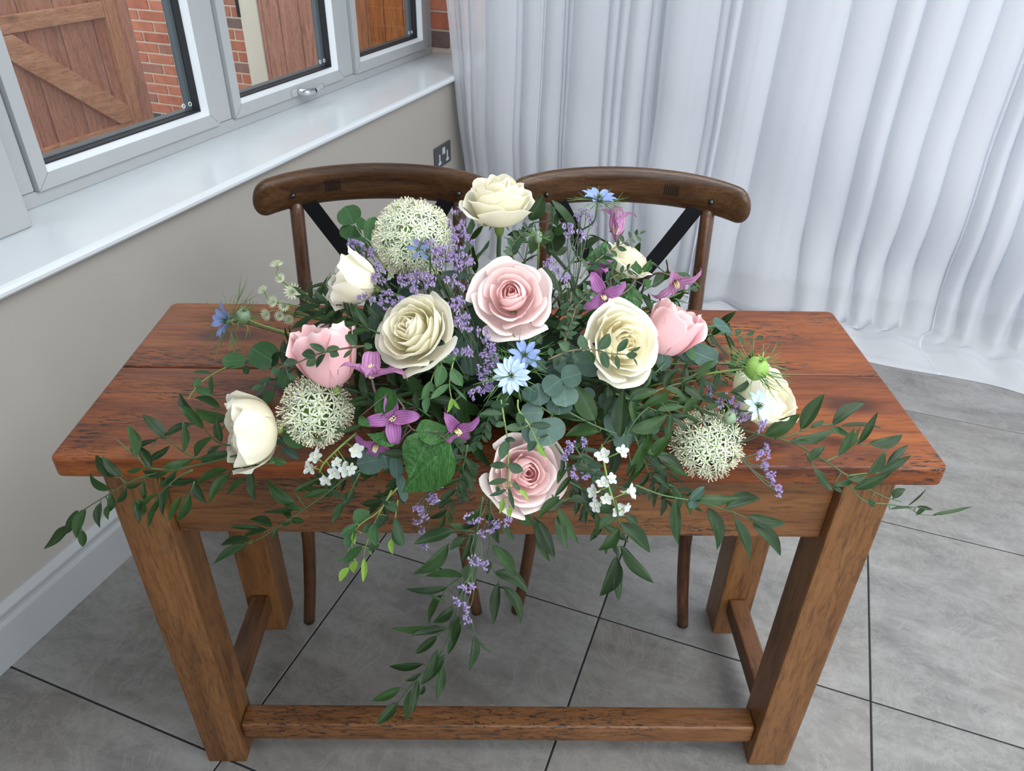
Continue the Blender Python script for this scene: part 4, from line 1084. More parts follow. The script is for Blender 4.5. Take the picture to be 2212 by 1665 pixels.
# ---- statice sprays (lilac)
def floret_vf(r):
    V = []; F = []
    for k in range(5):
        a = 2*pi*k/5; b = len(V)
        V += [(0, 0, -.4), (.34*cos(a-.5), .34*sin(a-.5), .35), (1.0*cos(a), 1.0*sin(a), .55), (.34*cos(a+.5), .34*sin(a+.5), .35)]
        F.append((b, b+1, b+2, b+3))
    return V, F
def statice(label, base, clusters, mode='k', k=1.06, seed=0, dens=1.0):
    """base: (px,py,k); clusters: (px,py,radius_px[,k])"""
    r = random.Random(seed+5); b3 = PT(base[0], base[1], mode, base[2])
    o = thing('statice_spray', b3, label, 'statice')
    st = MB()
    for ci, cl in enumerate(clusters):
        kk = cl[3] if len(cl) > 3 else k
        w = clampw(cl[0], cl[1], depth(cl[0], cl[1], mode, kk)); c = P3(cl[0], cl[1], w); R = cl[2]*w/FPX
        mid = b3.lerp(c, .6)+Vector((r.uniform(-.006, .006), 0, -.004)); hub = c.lerp(b3, .12) - Vector((0, 0, R*.25))
        st.tube([p-b3 for p in smooth_path([b3, mid, hub], 4)], .00075, 4, False)
        fl = MB(); cx = MB(); n = int((cl[2]**2)*.115*dens)+9
        up = (c-b3).normalized() if (c-b3).length > .01 else Vector((0, 0, 1))
        nt = max(3, n//6); tw = []
        for q in range(nt):
            a = r.uniform(0, 6.28); d = sqrt(r.uniform(.02, 1)); tw.append(c + (CR*cos(a)*d + CU*sin(a)*d*.8)*R + CF*r.uniform(-.5, .5)*R)
        for tp in tw: st.tube([hub-b3, (hub.lerp(tp, .6)+Vector((0, 0, -.002)))-b3, tp-b3], .0004, 3, False)
        for q in range(n):
            tp = tw[q % nt]; p = tp + Vector((r.uniform(-1, 1), r.uniform(-1, 1), r.uniform(-1, 1)))*max(.0028, R*.16)
            d = (up*.5 + Vector((0, 0, .6)) - CF*.45 + Vector((r.uniform(-1, 1), r.uniform(-1, 1), r.uniform(-1, 1)))*.7)
            m = Matrix.Translation(p-b3) @ basis(d) @ Matrix.Rotation(r.uniform(0, 6), 4, 'Z') @ Matrix.Scale(.0018*r.uniform(.7, 1.25), 4)
            fl.add(floret_vf(r), m)
            m2 = Matrix.Translation(p-b3) @ basis(d); cx.tube([m2 @ Vector((0, 0, -.0038)), m2 @ Vector((0, 0, -.0002))], [.0004, .0012], 4)
        f_ = fl.build('floret_cluster', M['statice'], o, False); f_['kind'] = 'stuff'
        c_ = cx.build('calyx_cluster', M['statice_white'], o, False); c_['kind'] = 'stuff'
    st.build('stem', M['statice_stem'], o)
statice('lilac statice spray on the upper left beside the round eucalyptus leaves', (860, 650, .9), [(775, 540, 24), (762, 523, 15), (800, 545, 15), (757, 562, 14), (820, 592, 18), (812, 570, 12)], seed=1)
statice('lilac statice in front of the half hidden back left cream rose', (870, 670, .88), [(738, 622, 17), (775, 612, 18), (797, 603, 14), (760, 600, 9), (780, 635, 10), (812, 648, 16), (842, 655, 17), (868, 650, 12), (835, 628, 12)], seed=2)
statice('dense lilac statice in front of the large allium ball', (985, 680, .88), [(932, 540, 24, 1.12), (960, 545, 24, 1.12), (985, 545, 20, 1.1), (915, 530, 16, 1.14), (1000, 560, 16, 1.08), (950, 565, 14, 1.1), (1015, 562, 12, 1.06)], seed=3, dens=1.2)
statice('lilac statice below the large allium, above the left cream rose', (960, 720, .9), [(905, 600, 20), (885, 612, 16), (925, 595, 16), (870, 600, 12), (900, 630, 14), (930, 618, 12)], seed=4)
statice('lilac statice between the large allium and the topmost rose', (1020, 620, .85), [(993, 462, 17), (1002, 480, 10), (975, 490, 16), (1000, 505, 18), (985, 515, 14), (1012, 520, 9)], seed=5)
statice('string of lilac statice between the left cream and central pink roses', (1060, 850, .9), [(975, 600, 12), (992, 615, 14), (982, 640, 12), (995, 660, 14), (968, 655, 12), (1003, 685, 17), (1010, 705, 14), (1040, 715, 13), (990, 695, 12), (985, 580, 10), (1050, 728, 10)], seed=6)
statice('long drooping lilac statice left of the pale blue nigella', (1075, 740, .95), [(1053, 760, 15), (1060, 775, 15), (1048, 795, 15), (1040, 815, 15), (1055, 830, 13), (1040, 845, 14), (1020, 852, 12), (1060, 748, 10), (1068, 790, 12)], seed=7, dens=1.1)
statice('small lilac statice right of the left open cream rose', (1010, 820, .92), [(965, 770, 13), (977, 760, 10), (1000, 752, 11), (1015, 762, 11), (955, 762, 9)], seed=8)
statice('lilac statice beside the blue nigella at top right', (1240, 640, .88), [(1255, 470, 14), (1240, 500, 17), (1258, 510, 14), (1275, 478, 11), (1225, 485, 10), (1268, 455, 10), (1252, 450, 8)], seed=9)
statice('small lilac statice right of the central pink rose', (1215, 680, .9), [(1183, 562, 11), (1196, 575, 11), (1205, 578, 8), (1218, 597, 9), (1228, 598, 7)], seed=10)
statice('lilac statice behind the right allium ball', (1590, 960, .80), [(1560, 872, 20, .85), (1585, 880, 18, .85), (1575, 858, 12, .85), (1605, 900, 10, .84), (1532, 838, 9, .86), (1535, 852, 6, .86), (1620, 905, 14, .84), (1650, 910, 12, .84), (1650, 925, 9, .83)], mode='z', seed=11)
statice('lilac statice tip hanging over the table edge at right', (1600, 990, .80), [(1655, 965, 10, .81), (1645, 985, 13, .81), (1655, 1003, 12, .80), (1663, 1020, 10, .79), (1668, 1037, 9, .785), (1675, 1052, 8, .785), (1683, 1066, 6, .785)], mode='z', seed=12, dens=1.3)
statice('lilac statice right of the lowest pink rose', (1270, 950, .95), [(1235, 958, 13), (1250, 955, 13), (1226, 972, 10), (1218, 985, 9), (1230, 1015, 14), (1245, 1025, 11), (1262, 1030, 8)], seed=13)
statice('small lilac statice dangling left of the lowest pink rose', (950, 980, 1.0), [(905, 1102, 10), (918, 1110, 10), (928, 1075, 14), (940, 1085, 12), (905, 1130, 10), (912, 1145, 9), (917, 1182, 9), (900, 1095, 7), (962, 1010, 9), (945, 1050, 7)], seed=14, k=1.12)
statice('lilac statice heads hanging below the lowest pink rose', (1060, 1010, 1.0), [(1018, 1120, 13), (1038, 1125, 12), (1055, 1140, 15), (1068, 1132, 12), (1092, 1125, 12), (1045, 1150, 12)], seed=15, k=1.18)
statice('sparse pale statice on the hanging ruscus trail', (1030, 1140, 1.15), [(1020, 1210, 7), (1035, 1215, 9), (1047, 1220, 8)], seed=16, k=1.30)
statice('lowest lilac statice hanging on the long centre trail', (1030, 1160, 1.15), [(1000, 1272, 11), (1018, 1273, 11), (990, 1300, 11), (1000, 1310, 12), (1003, 1328, 10), (1010, 1342, 7)], seed=17, k=1.42)

# ---- astrantia
def star_head(px, py, rpx, axis, o, mode, k, r):
    w = depth(px, py, mode, k); c = P3(px, py, w); R = rpx*w/FPX; B = basis(camdir(*axis), CU)
    b = MB()
    for i in range(15):
        a = 2*pi*i/15; V = []
        for t, ww in ((.15, .06), (.55, .13), (1, .01)):
            for s in (-1, 1): V.append((t*cos(a)-s*ww*sin(a), t*sin(a)+s*ww*cos(a), .35*t*t))
        b.add((V, [(0, 1, 3, 2), (2, 3, 5, 4)]))
    p = Vector(o['_p']); mw = Matrix.Translation(c) @ B @ Matrix.Scale(R, 4)
    b.build('bract_collar', M['astr'], o, True, tl(o, mw))
    f = MB()
    for i in range(34):
        a = i*2.4; q = .58*sqrt((i+.5)/34); h = .45+.25*(1-q)
        f.tube([(q*.3*cos(a), q*.3*sin(a), .05), (q*cos(a), q*sin(a), h)], .015, 3, False); f.tube([(q*cos(a), q*sin(a), h), (q*1.03*cos(a), q*1.03*sin(a), h+.09)], .045, 4)
    f.build('floret_dome', M['astr_c'], o, True, tl(o, mw)); return c, B
as_spec = [('topmost', 599, 575, 17, (-.1, .85, .45), (700, 655)), ('second from the top', 607, 602, 13, (-.2, .3, .9), (700, 655)), ('leftmost upper', 570, 628, 14, (-.4, .6, .6), (690, 670)), ('large darker backed', 633, 630, 20, (.1, .1, .95), (700, 672)),
           ('pale', 592, 652, 15, (-.4, .1, .9), (695, 680)), ('lower left open', 577, 678, 16, (-.5, -.3, .8), (690, 690)), ('green budded', 605, 682, 13, (-.1, -.1, .95), (695, 692)), ('middle right', 614, 662, 14, (.1, .2, .9), (700, 680)), ('lowest right', 625, 688, 14, (.0, -.5, .85), (705, 690))]
for nm, x, y, rr, ax, e in as_spec:
    w = depth(x, y, 'y', .20); o = thing('astrantia', P3(x, y, w), nm + ' greenish white astrantia head in the left cluster above the table', 'astrantia', 'astrantia heads')
    c, B = star_head(x, y, rr, ax, o, 'y', .20, rnd)
    MB().tube([p-c for p in smooth_path([c, c-(B.to_3x3() @ Vector((0, 0, .02))), PT(e[0], e[1], 'y', .19), PT(745, 700, 'y', .18)], 5)], .0009, 5).build('stem', M['stem_lime'], o)

# ---- white delphinium florets on curved stalks
DP = [tepal('petal', 1, .27, -.15+.3*i, .3, 'delph', .3+.4*i, 0, 6, 'round', i) for i in range(2)]
def delph(label, stalk, florets, mode, k, r=random.Random(4)):
    S = [PT(x, y, mode, kk) for x, y, kk in stalk]; c0 = S[0]; o = thing('delphinium_stalk', c0, label, 'delphinium'); sp = smooth_path(S, 6)
    st = MB().tube([p-c0 for p in sp], .0014, 6)
    for x, y, rr, ax in florets:
        w = depth(x, y, mode, k); c = P3(x, y, w); R = rr*w/FPX; B = basis(camdir(*ax), CU)
        base = MB()
        sp_ = B.to_3x3() @ Vector((0, 0, -1)); base.tube([(c)-c0, (c+sp_*R*.6)-c0, (c+sp_*R*1.1+Vector((0, 0, R*.3)))-c0], [R*.20, R*.12, R*.04], 6)
        fb = base.build('spur', M['astr'], o)
        for q in range(5):
            m = Matrix.Translation(c) @ B @ Matrix.Rotation(2*pi*q/5+r.uniform(-.2, .2), 4, 'Z') @ Matrix.Rotation(R_(22+r.uniform(-15, 15)), 4, 'X') @ Matrix.Scale(R*r.uniform(.9, 1.05), 4)
            link('petal', DP[q % 2], None, o, tl(o, m))
        ct = MB()
        for q in range(4):
            a = q*pi/2+.4; ct.tube([(0, 0, 0), (.16*cos(a), .16*sin(a), .22), (.22*cos(a), .22*sin(a), .3)], [.10, .12, .05], 5)
        ct.build('eye', M['astr'], o, True, tl(o, Matrix.Translation(c) @ B @ Matrix.Scale(R, 4)))
        nb = min(sp, key=lambda p: (p-c).length); st.tube([nb-c0, c-c0], .0008, 4)
    st.build('stem', M['stem_lime'], o)
delph('white delphinium florets on a green stalk at the lower left table edge', [(770, 935, 1.0), (735, 965, 1.06), (700, 1000, 1.1), (690, 1020, 1.1)],
      [(682, 988, 20, (-.3, .5, .8)), (671, 1010, 18, (-.5, .1, .85)), (745, 1015, 19, (.5, .1, .85)), (722, 1022, 18, (.1, .2, .95)), (705, 1035, 17, (-.3, -.3, .9)), (768, 972, 21, (.4, -.1, .9)), (728, 1000, 14, (.1, .5, .85)), (757, 1012, 15, (.8, .0, .6))], 'k', 1.12)
delph('white delphinium stalk hanging right of the lowest pink rose', [(1300, 960, 1.0), (1305, 1000, 1.08), (1318, 1060, 1.12), (1335, 1105, 1.14)],
      [(1343, 975, 18, (.5, .2, .8)), (1303, 985, 20, (-.2, .4, .9)), (1285, 1062, 19, (-.7, .1, .7)), (1302, 1045, 19, (.0, .6, .8)), (1290, 1090, 18, (-.6, -.2, .8)), (1358, 1062, 21, (.8, .2, .6)), (1335, 1098, 20, (.2, -.4, .9)), (1320, 1035, 15, (.3, .5, .8)), (1310, 1078, 16, (-.1, .1, .95)), (1352, 1095, 14, (.6, -.3, .8))], 'k', 1.12)

# ---------------------------------------------------------------- foliage
RU, EU = 'ruscus_branch', 'eucalyptus_branch'
branch(RU, 'glossy dark ruscus sprig over the table top left of the lowest cream rose', 'ruscus', Z6, [[(1420, 360), (1190, 340), (1075, 235), (1000, 130)]],
  [(1075,235,910,80,75),(1250,170,1000,95,80),(1190,95,1000,25,55),(1000,130,905,0,60),(1195,335,1160,160,60),(1290,270,1280,430,60),(1250,190,1300,330,60)], mode='z', v=.80, seed=1)
branch(RU, 'dark ruscus stem lying on the left front of the table top', 'ruscus', Z6, [[(1400, 430), (1100, 450), (950, 405), (815, 310), (750, 305)]],
  [(815,305,650,145,85),(815,290,1000,200,55),(940,400,925,185,50),(755,310,540,375,50),(1010,430,1115,295,70),(700,460,860,360,60),(1280,400,1000,430,65),(1100,430,1190,350,45),(1060,470,1170,440,40)], mode='z', v=.795, seed=2)
branch(RU, 'longest ruscus trail sweeping past the left table leg toward the wall', 'ruscus', Z6, [[(1300, 420), (1100, 470), (880, 520), (700, 555), (545, 615), (440, 680), (270, 785), (210, 850), (185, 890)], [(545, 615), (500, 570)], [(700, 555), (660, 590)], [(620, 430), (545, 370), (475, 310)], [(210, 850), (240, 930)], [(880, 520), (700, 505), (620, 430)]],
  [(610,425,545,215,75),(715,505,600,350,65),(460,575,330,415,75),(520,560,380,425,60),(445,655,255,550,60),(830,545,620,515,55),(660,505,525,525,35),(800,500,1000,435,60),(820,600,1010,590,45),(775,630,880,520,55),(440,680,405,825,55),(550,640,460,750,50),(550,640,640,605,35),(660,590,655,750,40),(375,740,355,920,55),(430,760,410,860,50),(270,785,190,990,75),(210,795,98,970,70),(180,900,0,1065,85),(240,930,245,1050,65),(210,860,215,950,25)], mode='y', v=-.03, seed=3)
branch(RU, 'ruscus leaves hanging across the top of the left front leg', 'ruscus', Z6, [[(1000, 520), (900, 570), (780, 680), (765, 720)], [(1010, 600), (980, 680), (925, 700)]],
  [(765,685,545,765,65),(600,735,625,890,55),(625,725,660,845,45),(770,720,680,915,70),(845,630,780,840,60),(925,700,835,880,60),(980,680,870,885,65)], mode='y', v=-.045, seed=4)
branch(RU, 'ruscus spray over the table edge under the lowest cream rose', 'ruscus', Z6, [[(1560, 470), (1430, 490), (1250, 540), (1010, 600)], [(1300, 430), (1270, 530)]],
  [(1430,480,1240,530,55),(1240,520,995,610,65),(1260,540,1100,750,70),(1010,590,1085,760,70),(1365,570,1225,700,45),(1400,520,1420,750,60)], mode='y', v=-.03, seed=5)
branch(RU, 'ruscus branch hanging over the apron at the lower left', 'ruscus', Z6, [[(2150, 520), (2050, 570), (1900, 690), (1740, 800), (1590, 905), (1500, 965), (1410, 1010)], [(2140, 540), (2040, 740)]],
  [(1700,745,1510,590,85),(1740,775,1465,805,35),(1760,790,1600,735,40),(1925,650,1730,710,50),(2015,715,1920,665,45),(2030,740,1955,890,60),(2030,760,2105,655,70),(1670,850,1600,800,45),(1670,860,1765,870,50),(1600,880,1670,870,35),(1545,910,1380,850,65),(1475,915,1250,905,40),(1510,930,1330,975,50),(1395,990,1175,1045,55),(1370,1030,1135,1165,60),(1590,910,1520,1000,25),(1690,670,1860,560,50),(1900,680,1720,640,40),(1370,1020,1290,1050,25)], mode='y', v=-.045, seed=6)
branch(RU, 'ruscus branch fanning across the right end of the table top', 'ruscus', Z8, [[(600, 600), (790, 655), (990, 705), (1150, 790), (1330, 905), (1450, 980, 'y', -.015), (1560, 1035, 'y', -.02), (1650, 1060, 'y', -.02)], [(900, 685), (1000, 660), (1110, 620), (1250, 602), (1390, 690)], [(1390, 690), (1400, 715), (1455, 715)], [(1200, 820), (1275, 785)], [(1100, 820), (1085, 770), (1130, 860)], [(1330, 905), (1450, 890), (1520, 885), (1560, 850)]],
  [(835,665,1045,535,90),(905,665,1030,585,45),(1050,630,1190,415,85),(990,700,1250,620,65),(1000,700,1160,715,25),(1110,610,1195,565,35),(1240,600,1440,455,75),(1290,610,1545,597,35),(1395,715,1510,520,45),(1210,630,1385,680,45),(1275,785,1365,620,55),(1330,750,1400,610,35),(1455,715,1680,650,70),(1095,820,1195,725,55),(1130,860,1235,1000,60),(1245,965,1400,895,40),(1330,925,1460,895,35),(1450,895,1560,750,60),(1560,850,1710,720,50),(1520,885,1700,785,55),(1365,985,1590,885,65),(1240,975,1310,1010,30),(1600,1040,1680,985,50),(1605,1040,1640,980,40),(1455,1065,1500,1075,30)], mode='z', v=.795, seed=7)
branch(RU, 'thin dark leafy trail sticking out past the right table leg', 'ruscus', Z8, [[(1330, 930), (1360, 990), (1440, 1060), (1580, 1075), (1700, 1100), (1760, 1135), (1850, 1142)]],
  [(1690,1085,1805,980,12),(1580,1105,1740,1090,18),(1740,1090,1845,1110,24),(1740,1140,1810,1095,26),(1835,1140,2082,1080,24),(1860,1140,2005,1108,20),(1500,1070,1450,1040,30)], mode='y', v=-.03, seed=8)
branch(RU, 'ruscus branch with broad leaves hanging over the apron at the lower right', 'ruscus', Z8, [[(60, 960), (220, 1020), (380, 1050), (500, 1080), (640, 1120), (745, 1165)]],
  [(405,1045,690,1020,70),(595,1100,835,1035,85),(735,1145,975,1185,75),(760,1185,940,1390,80),(650,1145,760,1415,80),(490,1095,580,1350,85),(300,1050,315,1315,70),(390,1050,465,965,60,'long'),(385,1100,420,1040,55,'long')], mode='y', v=-.06, seed=9)
branch(RU, 'ruscus sprig of five leaves hanging right of centre below the apron', 'ruscus', Z7, [[(1830, 880), (1850, 1000), (1840, 1180), (1860, 1320)]],
  [(1860,1040,2080,1250,105),(1860,1200,2120,1430,110),(1840,1265,1715,1560,110),(1860,1320,1870,1580,70),(1855,1080,1710,1215,80),(1840,1000,1720,1085,70),(1900,990,1990,1060,60)], mode='y', v=-.07, seed=10)
branch(RU, 'cluster of ruscus leaves hanging just right of the lowest pink rose', 'ruscus', Z7, [[(1150, 880), (1270, 1000), (1330, 1060)], [(1400, 850), (1440, 960)]],
  [(1300,1020,1415,1270,105),(1265,1000,1310,1190,70),(1310,1100,1390,1320,60),(1440,990,1490,1225,95),(1440,940,1570,1180,75),(1180,960,1265,1060,80),(1450,860,1300,1010,60),(1520,870,1640,900,60),(1480,880,1380,960,50)], mode='y', v=-.07, seed=11)
branch(RU, 'long centre ruscus trail hanging almost to the front stretcher', 'ruscus', ZL, [[(1010, -80), (980, 100), (940, 300), (900, 440), (860, 600), (830, 720), (760, 880), (700, 985), (600, 1065), (540, 1140), (475, 1225)], [(890, 420), (780, 500), (755, 550)], [(830, 735), (720, 800)], [(600, 1065), (560, 1160)]],
  [(830,130,575,215,85),(790,220,575,425,90),(890,420,640,430,55),(785,495,530,505,50),(780,595,640,520,20),(755,545,635,730,70),(825,620,690,720,65),(960,330,950,495,100),(865,470,855,560,40),(780,745,430,765,60),(775,755,555,800,50),(720,805,575,920,60),(865,680,800,860,70),(870,720,780,930,55),(635,985,400,985,50),(720,895,615,1120,60),(770,920,620,1120,60),(755,990,715,1225,60),(615,1040,515,1090,30),(490,1135,300,1220,60),(470,1225,330,1370,70),(600,1090,565,1300,55),(550,1150,540,1360,50),(640,1120,600,1180,30),(895,150,805,90,50),(940,160,860,335,50),(905,180,800,260,55),(900,60,1000,-10,50),(880,120,1010,60,45)], mode='y', v=-.09, seed=12)
branch(RU, 'shorter ruscus trail hanging beside the long centre trail', 'ruscus', ZL, [[(1060, -60), (1060, 60), (1055, 220), (1045, 300), (1085, 400), (1145, 490)], [(940, 700), (950, 760), (960, 805)]],
  [(1070,225,1220,440,85),(1085,400,1305,515,85),(1110,465,1085,725,70),(1140,490,1285,725,75),(960,800,930,1035,60),(965,830,1065,915,20),(1100,60,1110,230,60),(1140,80,1215,205,45),(1060,330,1040,420,50),(1020,30,1080,110,50)], mode='y', v=-.08, seed=13)
branch(RU, 'broad ruscus leaves between the silver eucalyptus and the right allium', 'ruscus', Z7, [[(1450, 250), (1700, 380), (1900, 440), (2080, 400)], [(1900, 440), (2000, 300), (2130, 200)]],
  [(1690,345,1560,90,150),(1860,460,1885,130,110),(1640,350,1420,305,75),(1720,420,1490,430,100),(1910,250,2110,120,90),(1935,410,2190,300,100),(2000,600,2080,410,90),(2070,600,2220,430,80),(1940,650,2010,480,70),(2210,300,2180,500,60)], v=1.04, seed=14)
branch(RU, 'dark ruscus leaves standing behind the topmost rose', 'ruscus', Z4, [[(800, 640), (790, 480), (760, 380)], [(900, 640), (880, 480), (900, 330)], [(1060, 640), (1010, 520), (1040, 430)]],
  [(740,380,830,215,110),(730,370,920,275,100),(1040,430,890,240,80),(870,610,860,400,130),(880,440,800,530,80),(860,590,990,540,80),(920,420,900,290,60),(1120,560,1200,490,60),(900,480,990,380,70),(760,480,740,600,70),(1060,600,1110,500,60),(700,440,640,560,70),(680,500,590,470,60)], mode='y', v=.22, seed=15)
branch('clematis_foliage', 'big veined green clematis leaves left of the lowest pink rose', 'clematis leaves', Z7, [[(380, 240), (440, 400), (620, 420)], [(440, 400), (560, 470)], [(380, 240), (300, 140)]],
  [(700,500,350,830,330),(570,430,425,750,265),(470,410,755,400,180),(345,490,130,420,105),(330,140,180,330,190),(80,320,160,390,60)], 'clem', v=1.10, seed=16, smat='stem_purple', tilt=.12)
branch('clematis_foliage', 'veined green clematis leaves below the back right cream rose', 'clematis leaves', Z4, [[(1280, 900), (1260, 700), (1250, 560)], [(1280, 900), (1400, 820), (1460, 700)]],
  [(1480,920,1265,830,155),(1140,720,1250,510,150),(1300,700,1200,600,80),(1450,740,1440,640,75,'clem'),(1490,720,1530,630,60),(1480,800,1540,770,60),(1420,800,1350,900,90)], 'clem', v=1.0, seed=17, smat='stem_purple', tilt=.15)
# eucalyptus, round leaved
branch(EU, 'round green eucalyptus leaves rising left of the large allium', 'eucalyptus', ZR, [[(850, 600), (800, 535), (765, 485)]],
  [(764,484,745,446,52),(764,487,752,520,52),(772,490,790,476,36),(800,520,806,466,34),(800,525,770,545,48),(790,510,812,500,30)], 'eucg', v=1.02, seed=18, smat='stem_lime', tilt=.1)
branch(EU, 'broad round eucalyptus leaves lying on the table behind the left pink rose', 'eucalyptus', Z3, [[(900, 800), (700, 790), (470, 760), (300, 810)]],
  [(660,790,470,660,200),(440,760,265,770,120),(705,790,700,610,55,'parv'),(640,1000,555,1040,90),(690,960,750,850,100),(450,800,430,860,60)], 'eucg', mode='z', v=.83, seed=19, tilt=.1)
branch(EU, 'thin curling eucalyptus tip reaching left over the table top', 'eucalyptus', Z3, [[(470, 760), (300, 810), (200, 860), (90, 940), (20, 1040)]],
  [(195,855,50,840,30),(190,870,190,1005,35),(65,950,105,885,50),(70,970,190,1010,60)], 'parvg', mode='z', v=.80, seed=20, smat='stem_lime')
branch(EU, 'small leaved eucalyptus sprig crossing the left pink rose', 'eucalyptus', Z3, [[(1340, 650), (1110, 680), (940, 720), (800, 780), (700, 800), (580, 900)]],
  [(1230,655,1150,570,75),(1015,690,1105,660,70),(1010,700,895,645,50),(1045,700,1105,720,60),(1010,715,930,810,50),(940,725,835,715,65),(935,735,870,800,65),(1200,685,1140,745,30),(1290,640,1345,665,45),(810,770,705,790,60),(680,820,620,860,60),(620,880,530,915,35),(570,940,470,970,35),(740,860,800,890,50)], 'parv', v=1.16, seed=21, smat='stem_brown')
branch(EU, 'eucalyptus leaves under the left allium and cream rose', 'eucalyptus', Z3, [[(900, 1280), (750, 1350), (640, 1480)]],
  [(870,1370,715,1250,150,'eucg'),(720,1350,610,1310,65),(690,1390,810,1470,55),(640,1480,725,1490,60,'parvg'),(640,1490,575,1425,45,'parvg'),(660,1290,510,1420,30,'ruscus')], 'long', v=1.02, seed=22)
branch(EU, 'small leaved eucalyptus sprig crossing the right open cream rose', 'eucalyptus', Z4, [[(860, 1290), (1000, 1235), (1150, 1225), (1260, 1250), (1400, 1260)]],
  [(990,1240,935,1180,60),(1110,1230,1075,1125,70),(1125,1235,1150,1325,80),(1185,1225,1265,1120,70),(1215,1235,1245,1350,70),(1310,1240,1375,1150,50),(1305,1260,1320,1355,35),(1370,1265,1445,1260,50),(1400,1240,1465,1205,20),(1415,1280,1445,1330,15),(1020,1250,1060,1300,60),(880,1270,870,1210,40)], 'parv', v=1.22, seed=23, smat='stem_brown')
branch(EU, 'thin eucalyptus sprig pointing right over the rear of the table', 'eucalyptus', Z4, [[(1500, 1060, 'z', .86), (1650, 1080, 'z', .86), (1800, 1100, 'z', .85), (1950, 1115, 'z', .84), (2120, 1135, 'z', .83), (2230, 1155, 'z', .82)]],
  [(1545,1070,1590,985,50),(1620,1080,1690,1140,60),(1690,1120,1765,1050,60),(1835,1120,1905,1115,60),(1905,1105,1975,1035,30),(1910,1120,1975,1205,35),(1985,1125,2060,1090,60),(2000,1120,2050,1050,25),(2030,1130,2080,1215,30),(2090,1130,2120,1090,40),(2100,1140,2140,1190,28),(2160,1130,2210,1110,28),(2180,1150,2200,1195,20),(2220,1150,2270,1145,28)], 'parv', mode='z', v=.85, seed=24, smat='stem_brown')
branch(EU, 'silvery round eucalyptus leaves beside the right pink rose', 'eucalyptus', Z4, [[(1560, 1380), (1700, 1240), (1800, 1150)], [(1700, 1300), (1900, 1330)]],
  [(1600,1240,1650,1140,90),(1610,1235,1600,1370,90,'long'),(1830,1320,1700,1110,140),(1760,1210,1840,1280,120,'eucg'),(1790,1230,1970,1310,150),(1500,1350,1440,1430,90),(1720,1190,1790,1100,70,'parv'),(1900,1290,1960,1220,80)], 'euc', v=.95, seed=25, tilt=.1)
branch(EU, 'silver dollar eucalyptus leaves in the centre right of the pale blue nigella', 'eucalyptus', Z7, [[(1300, 500), (1400, 300), (1450, 60)], [(1400, 300), (1250, 200)]],
  [(1460,60,1345,150,150),(1460,60,1600,20,160),(1480,100,1490,250,180),(1320,240,1300,85,150),(1340,290,1180,290,150),(1330,330,1400,510,250),(1450,300,1450,190,170),(1330,330,1230,500,170),(1240,210,1260,110,110)], 'euc', v=1.03, seed=26, tilt=.1)
branch(EU, 'grey eucalyptus leaves deep between the open cream rose and the right allium', 'eucalyptus', Z7, [[(1600, 700), (1750, 500), (1900, 300)], [(1750, 500), (2000, 380)]],
  [(1730,250,1830,190,150),(1760,400,1900,330,170),(2000,330,1900,470,160),(1990,380,2130,330,170),(1580,560,1745,740,115,'long'),(1440,600,1470,740,120),(1580,530,1740,545,35,'long'),(1900,400,1860,540,120),(1680,200,1600,130,110)], 'euc', v=.96, seed=27, tilt=.12)
branch(EU, 'big blue grey eucalyptus leaves below the left clematis', 'eucalyptus', Z7, [[(350, 520), (250, 560), (150, 650)]],
  [(260,600,60,640,170),(240,560,290,700,110,'long'),(330,560,340,740,90),(350,700,400,900,70),(80,700,190,690,60,'ruscus')], 'euc', v=1.0, seed=28, tilt=.1)
branch(EU, 'eucalyptus sprig with lime tips hanging over the face of the lowest pink rose', 'eucalyptus', Z7, [[(1050, 200), (1070, 330), (1095, 480), (1100, 650), (1100, 800), (1110, 960)], [(1165, 200), (1170, 270), (1240, 370), (1290, 470), (1340, 560)]],
  [(1100,230,975,240,55),(1070,300,905,290,45),(1210,390,1075,400,60),(1250,370,1395,370,55),(1165,290,1185,380,60),(1285,480,1235,555,55),(1300,500,1360,590,45,'lime'),(1310,460,1380,440,20),(1075,470,1150,480,35),(1100,470,1045,610,70),(1090,650,975,650,50),(1100,640,1205,680,70),(1095,745,960,775,40),(1130,760,1180,820,35),(1020,790,1030,830,30),(1090,810,970,855,30),(1105,800,1140,950,30),(1160,800,1245,890,30,'lime'),(1060,870,1040,980,40,'lime'),(1120,930,1110,1000,40,'lime'),(1080,360,1010,380,40)], 'parv', v=1.18, seed=29, smat='stem_lime')
branch(EU, 'bright eucalyptus twigs hanging over the apron left of centre', 'eucalyptus', ZL, [[(470, -140), (400, -60), (320, 90), (270, 220), (250, 300)], [(430, -120), (350, 10), (200, 130), (170, 330)], [(470, -60), (440, 140)]],
  [(325,85,320,230,75),(190,95,290,10,95),(210,90,100,160,50),(245,235,125,350,70),(200,130,130,250,60),(190,140,200,225,35,'lime'),(255,310,245,465,45,'lime'),(210,330,180,410,50,'lime'),(160,370,95,465,50,'lime'),(240,150,330,90,45),(450,50,510,240,60,'parv'),(435,140,500,230,50),(440,180,430,290,42,'lime'),(355,220,280,260,50,'parv'),(130,310,70,320,20),(420,-40,360,-70,50,'parv'),(380,-40,470,10,60,'parv'),(400,40,330,120,55,'parv'),(150,260,200,330,35,'lime'),(280,240,300,290,25,'lime')], 'parvg', mode='y', v=-.06, seed=30, smat='stem_lime')
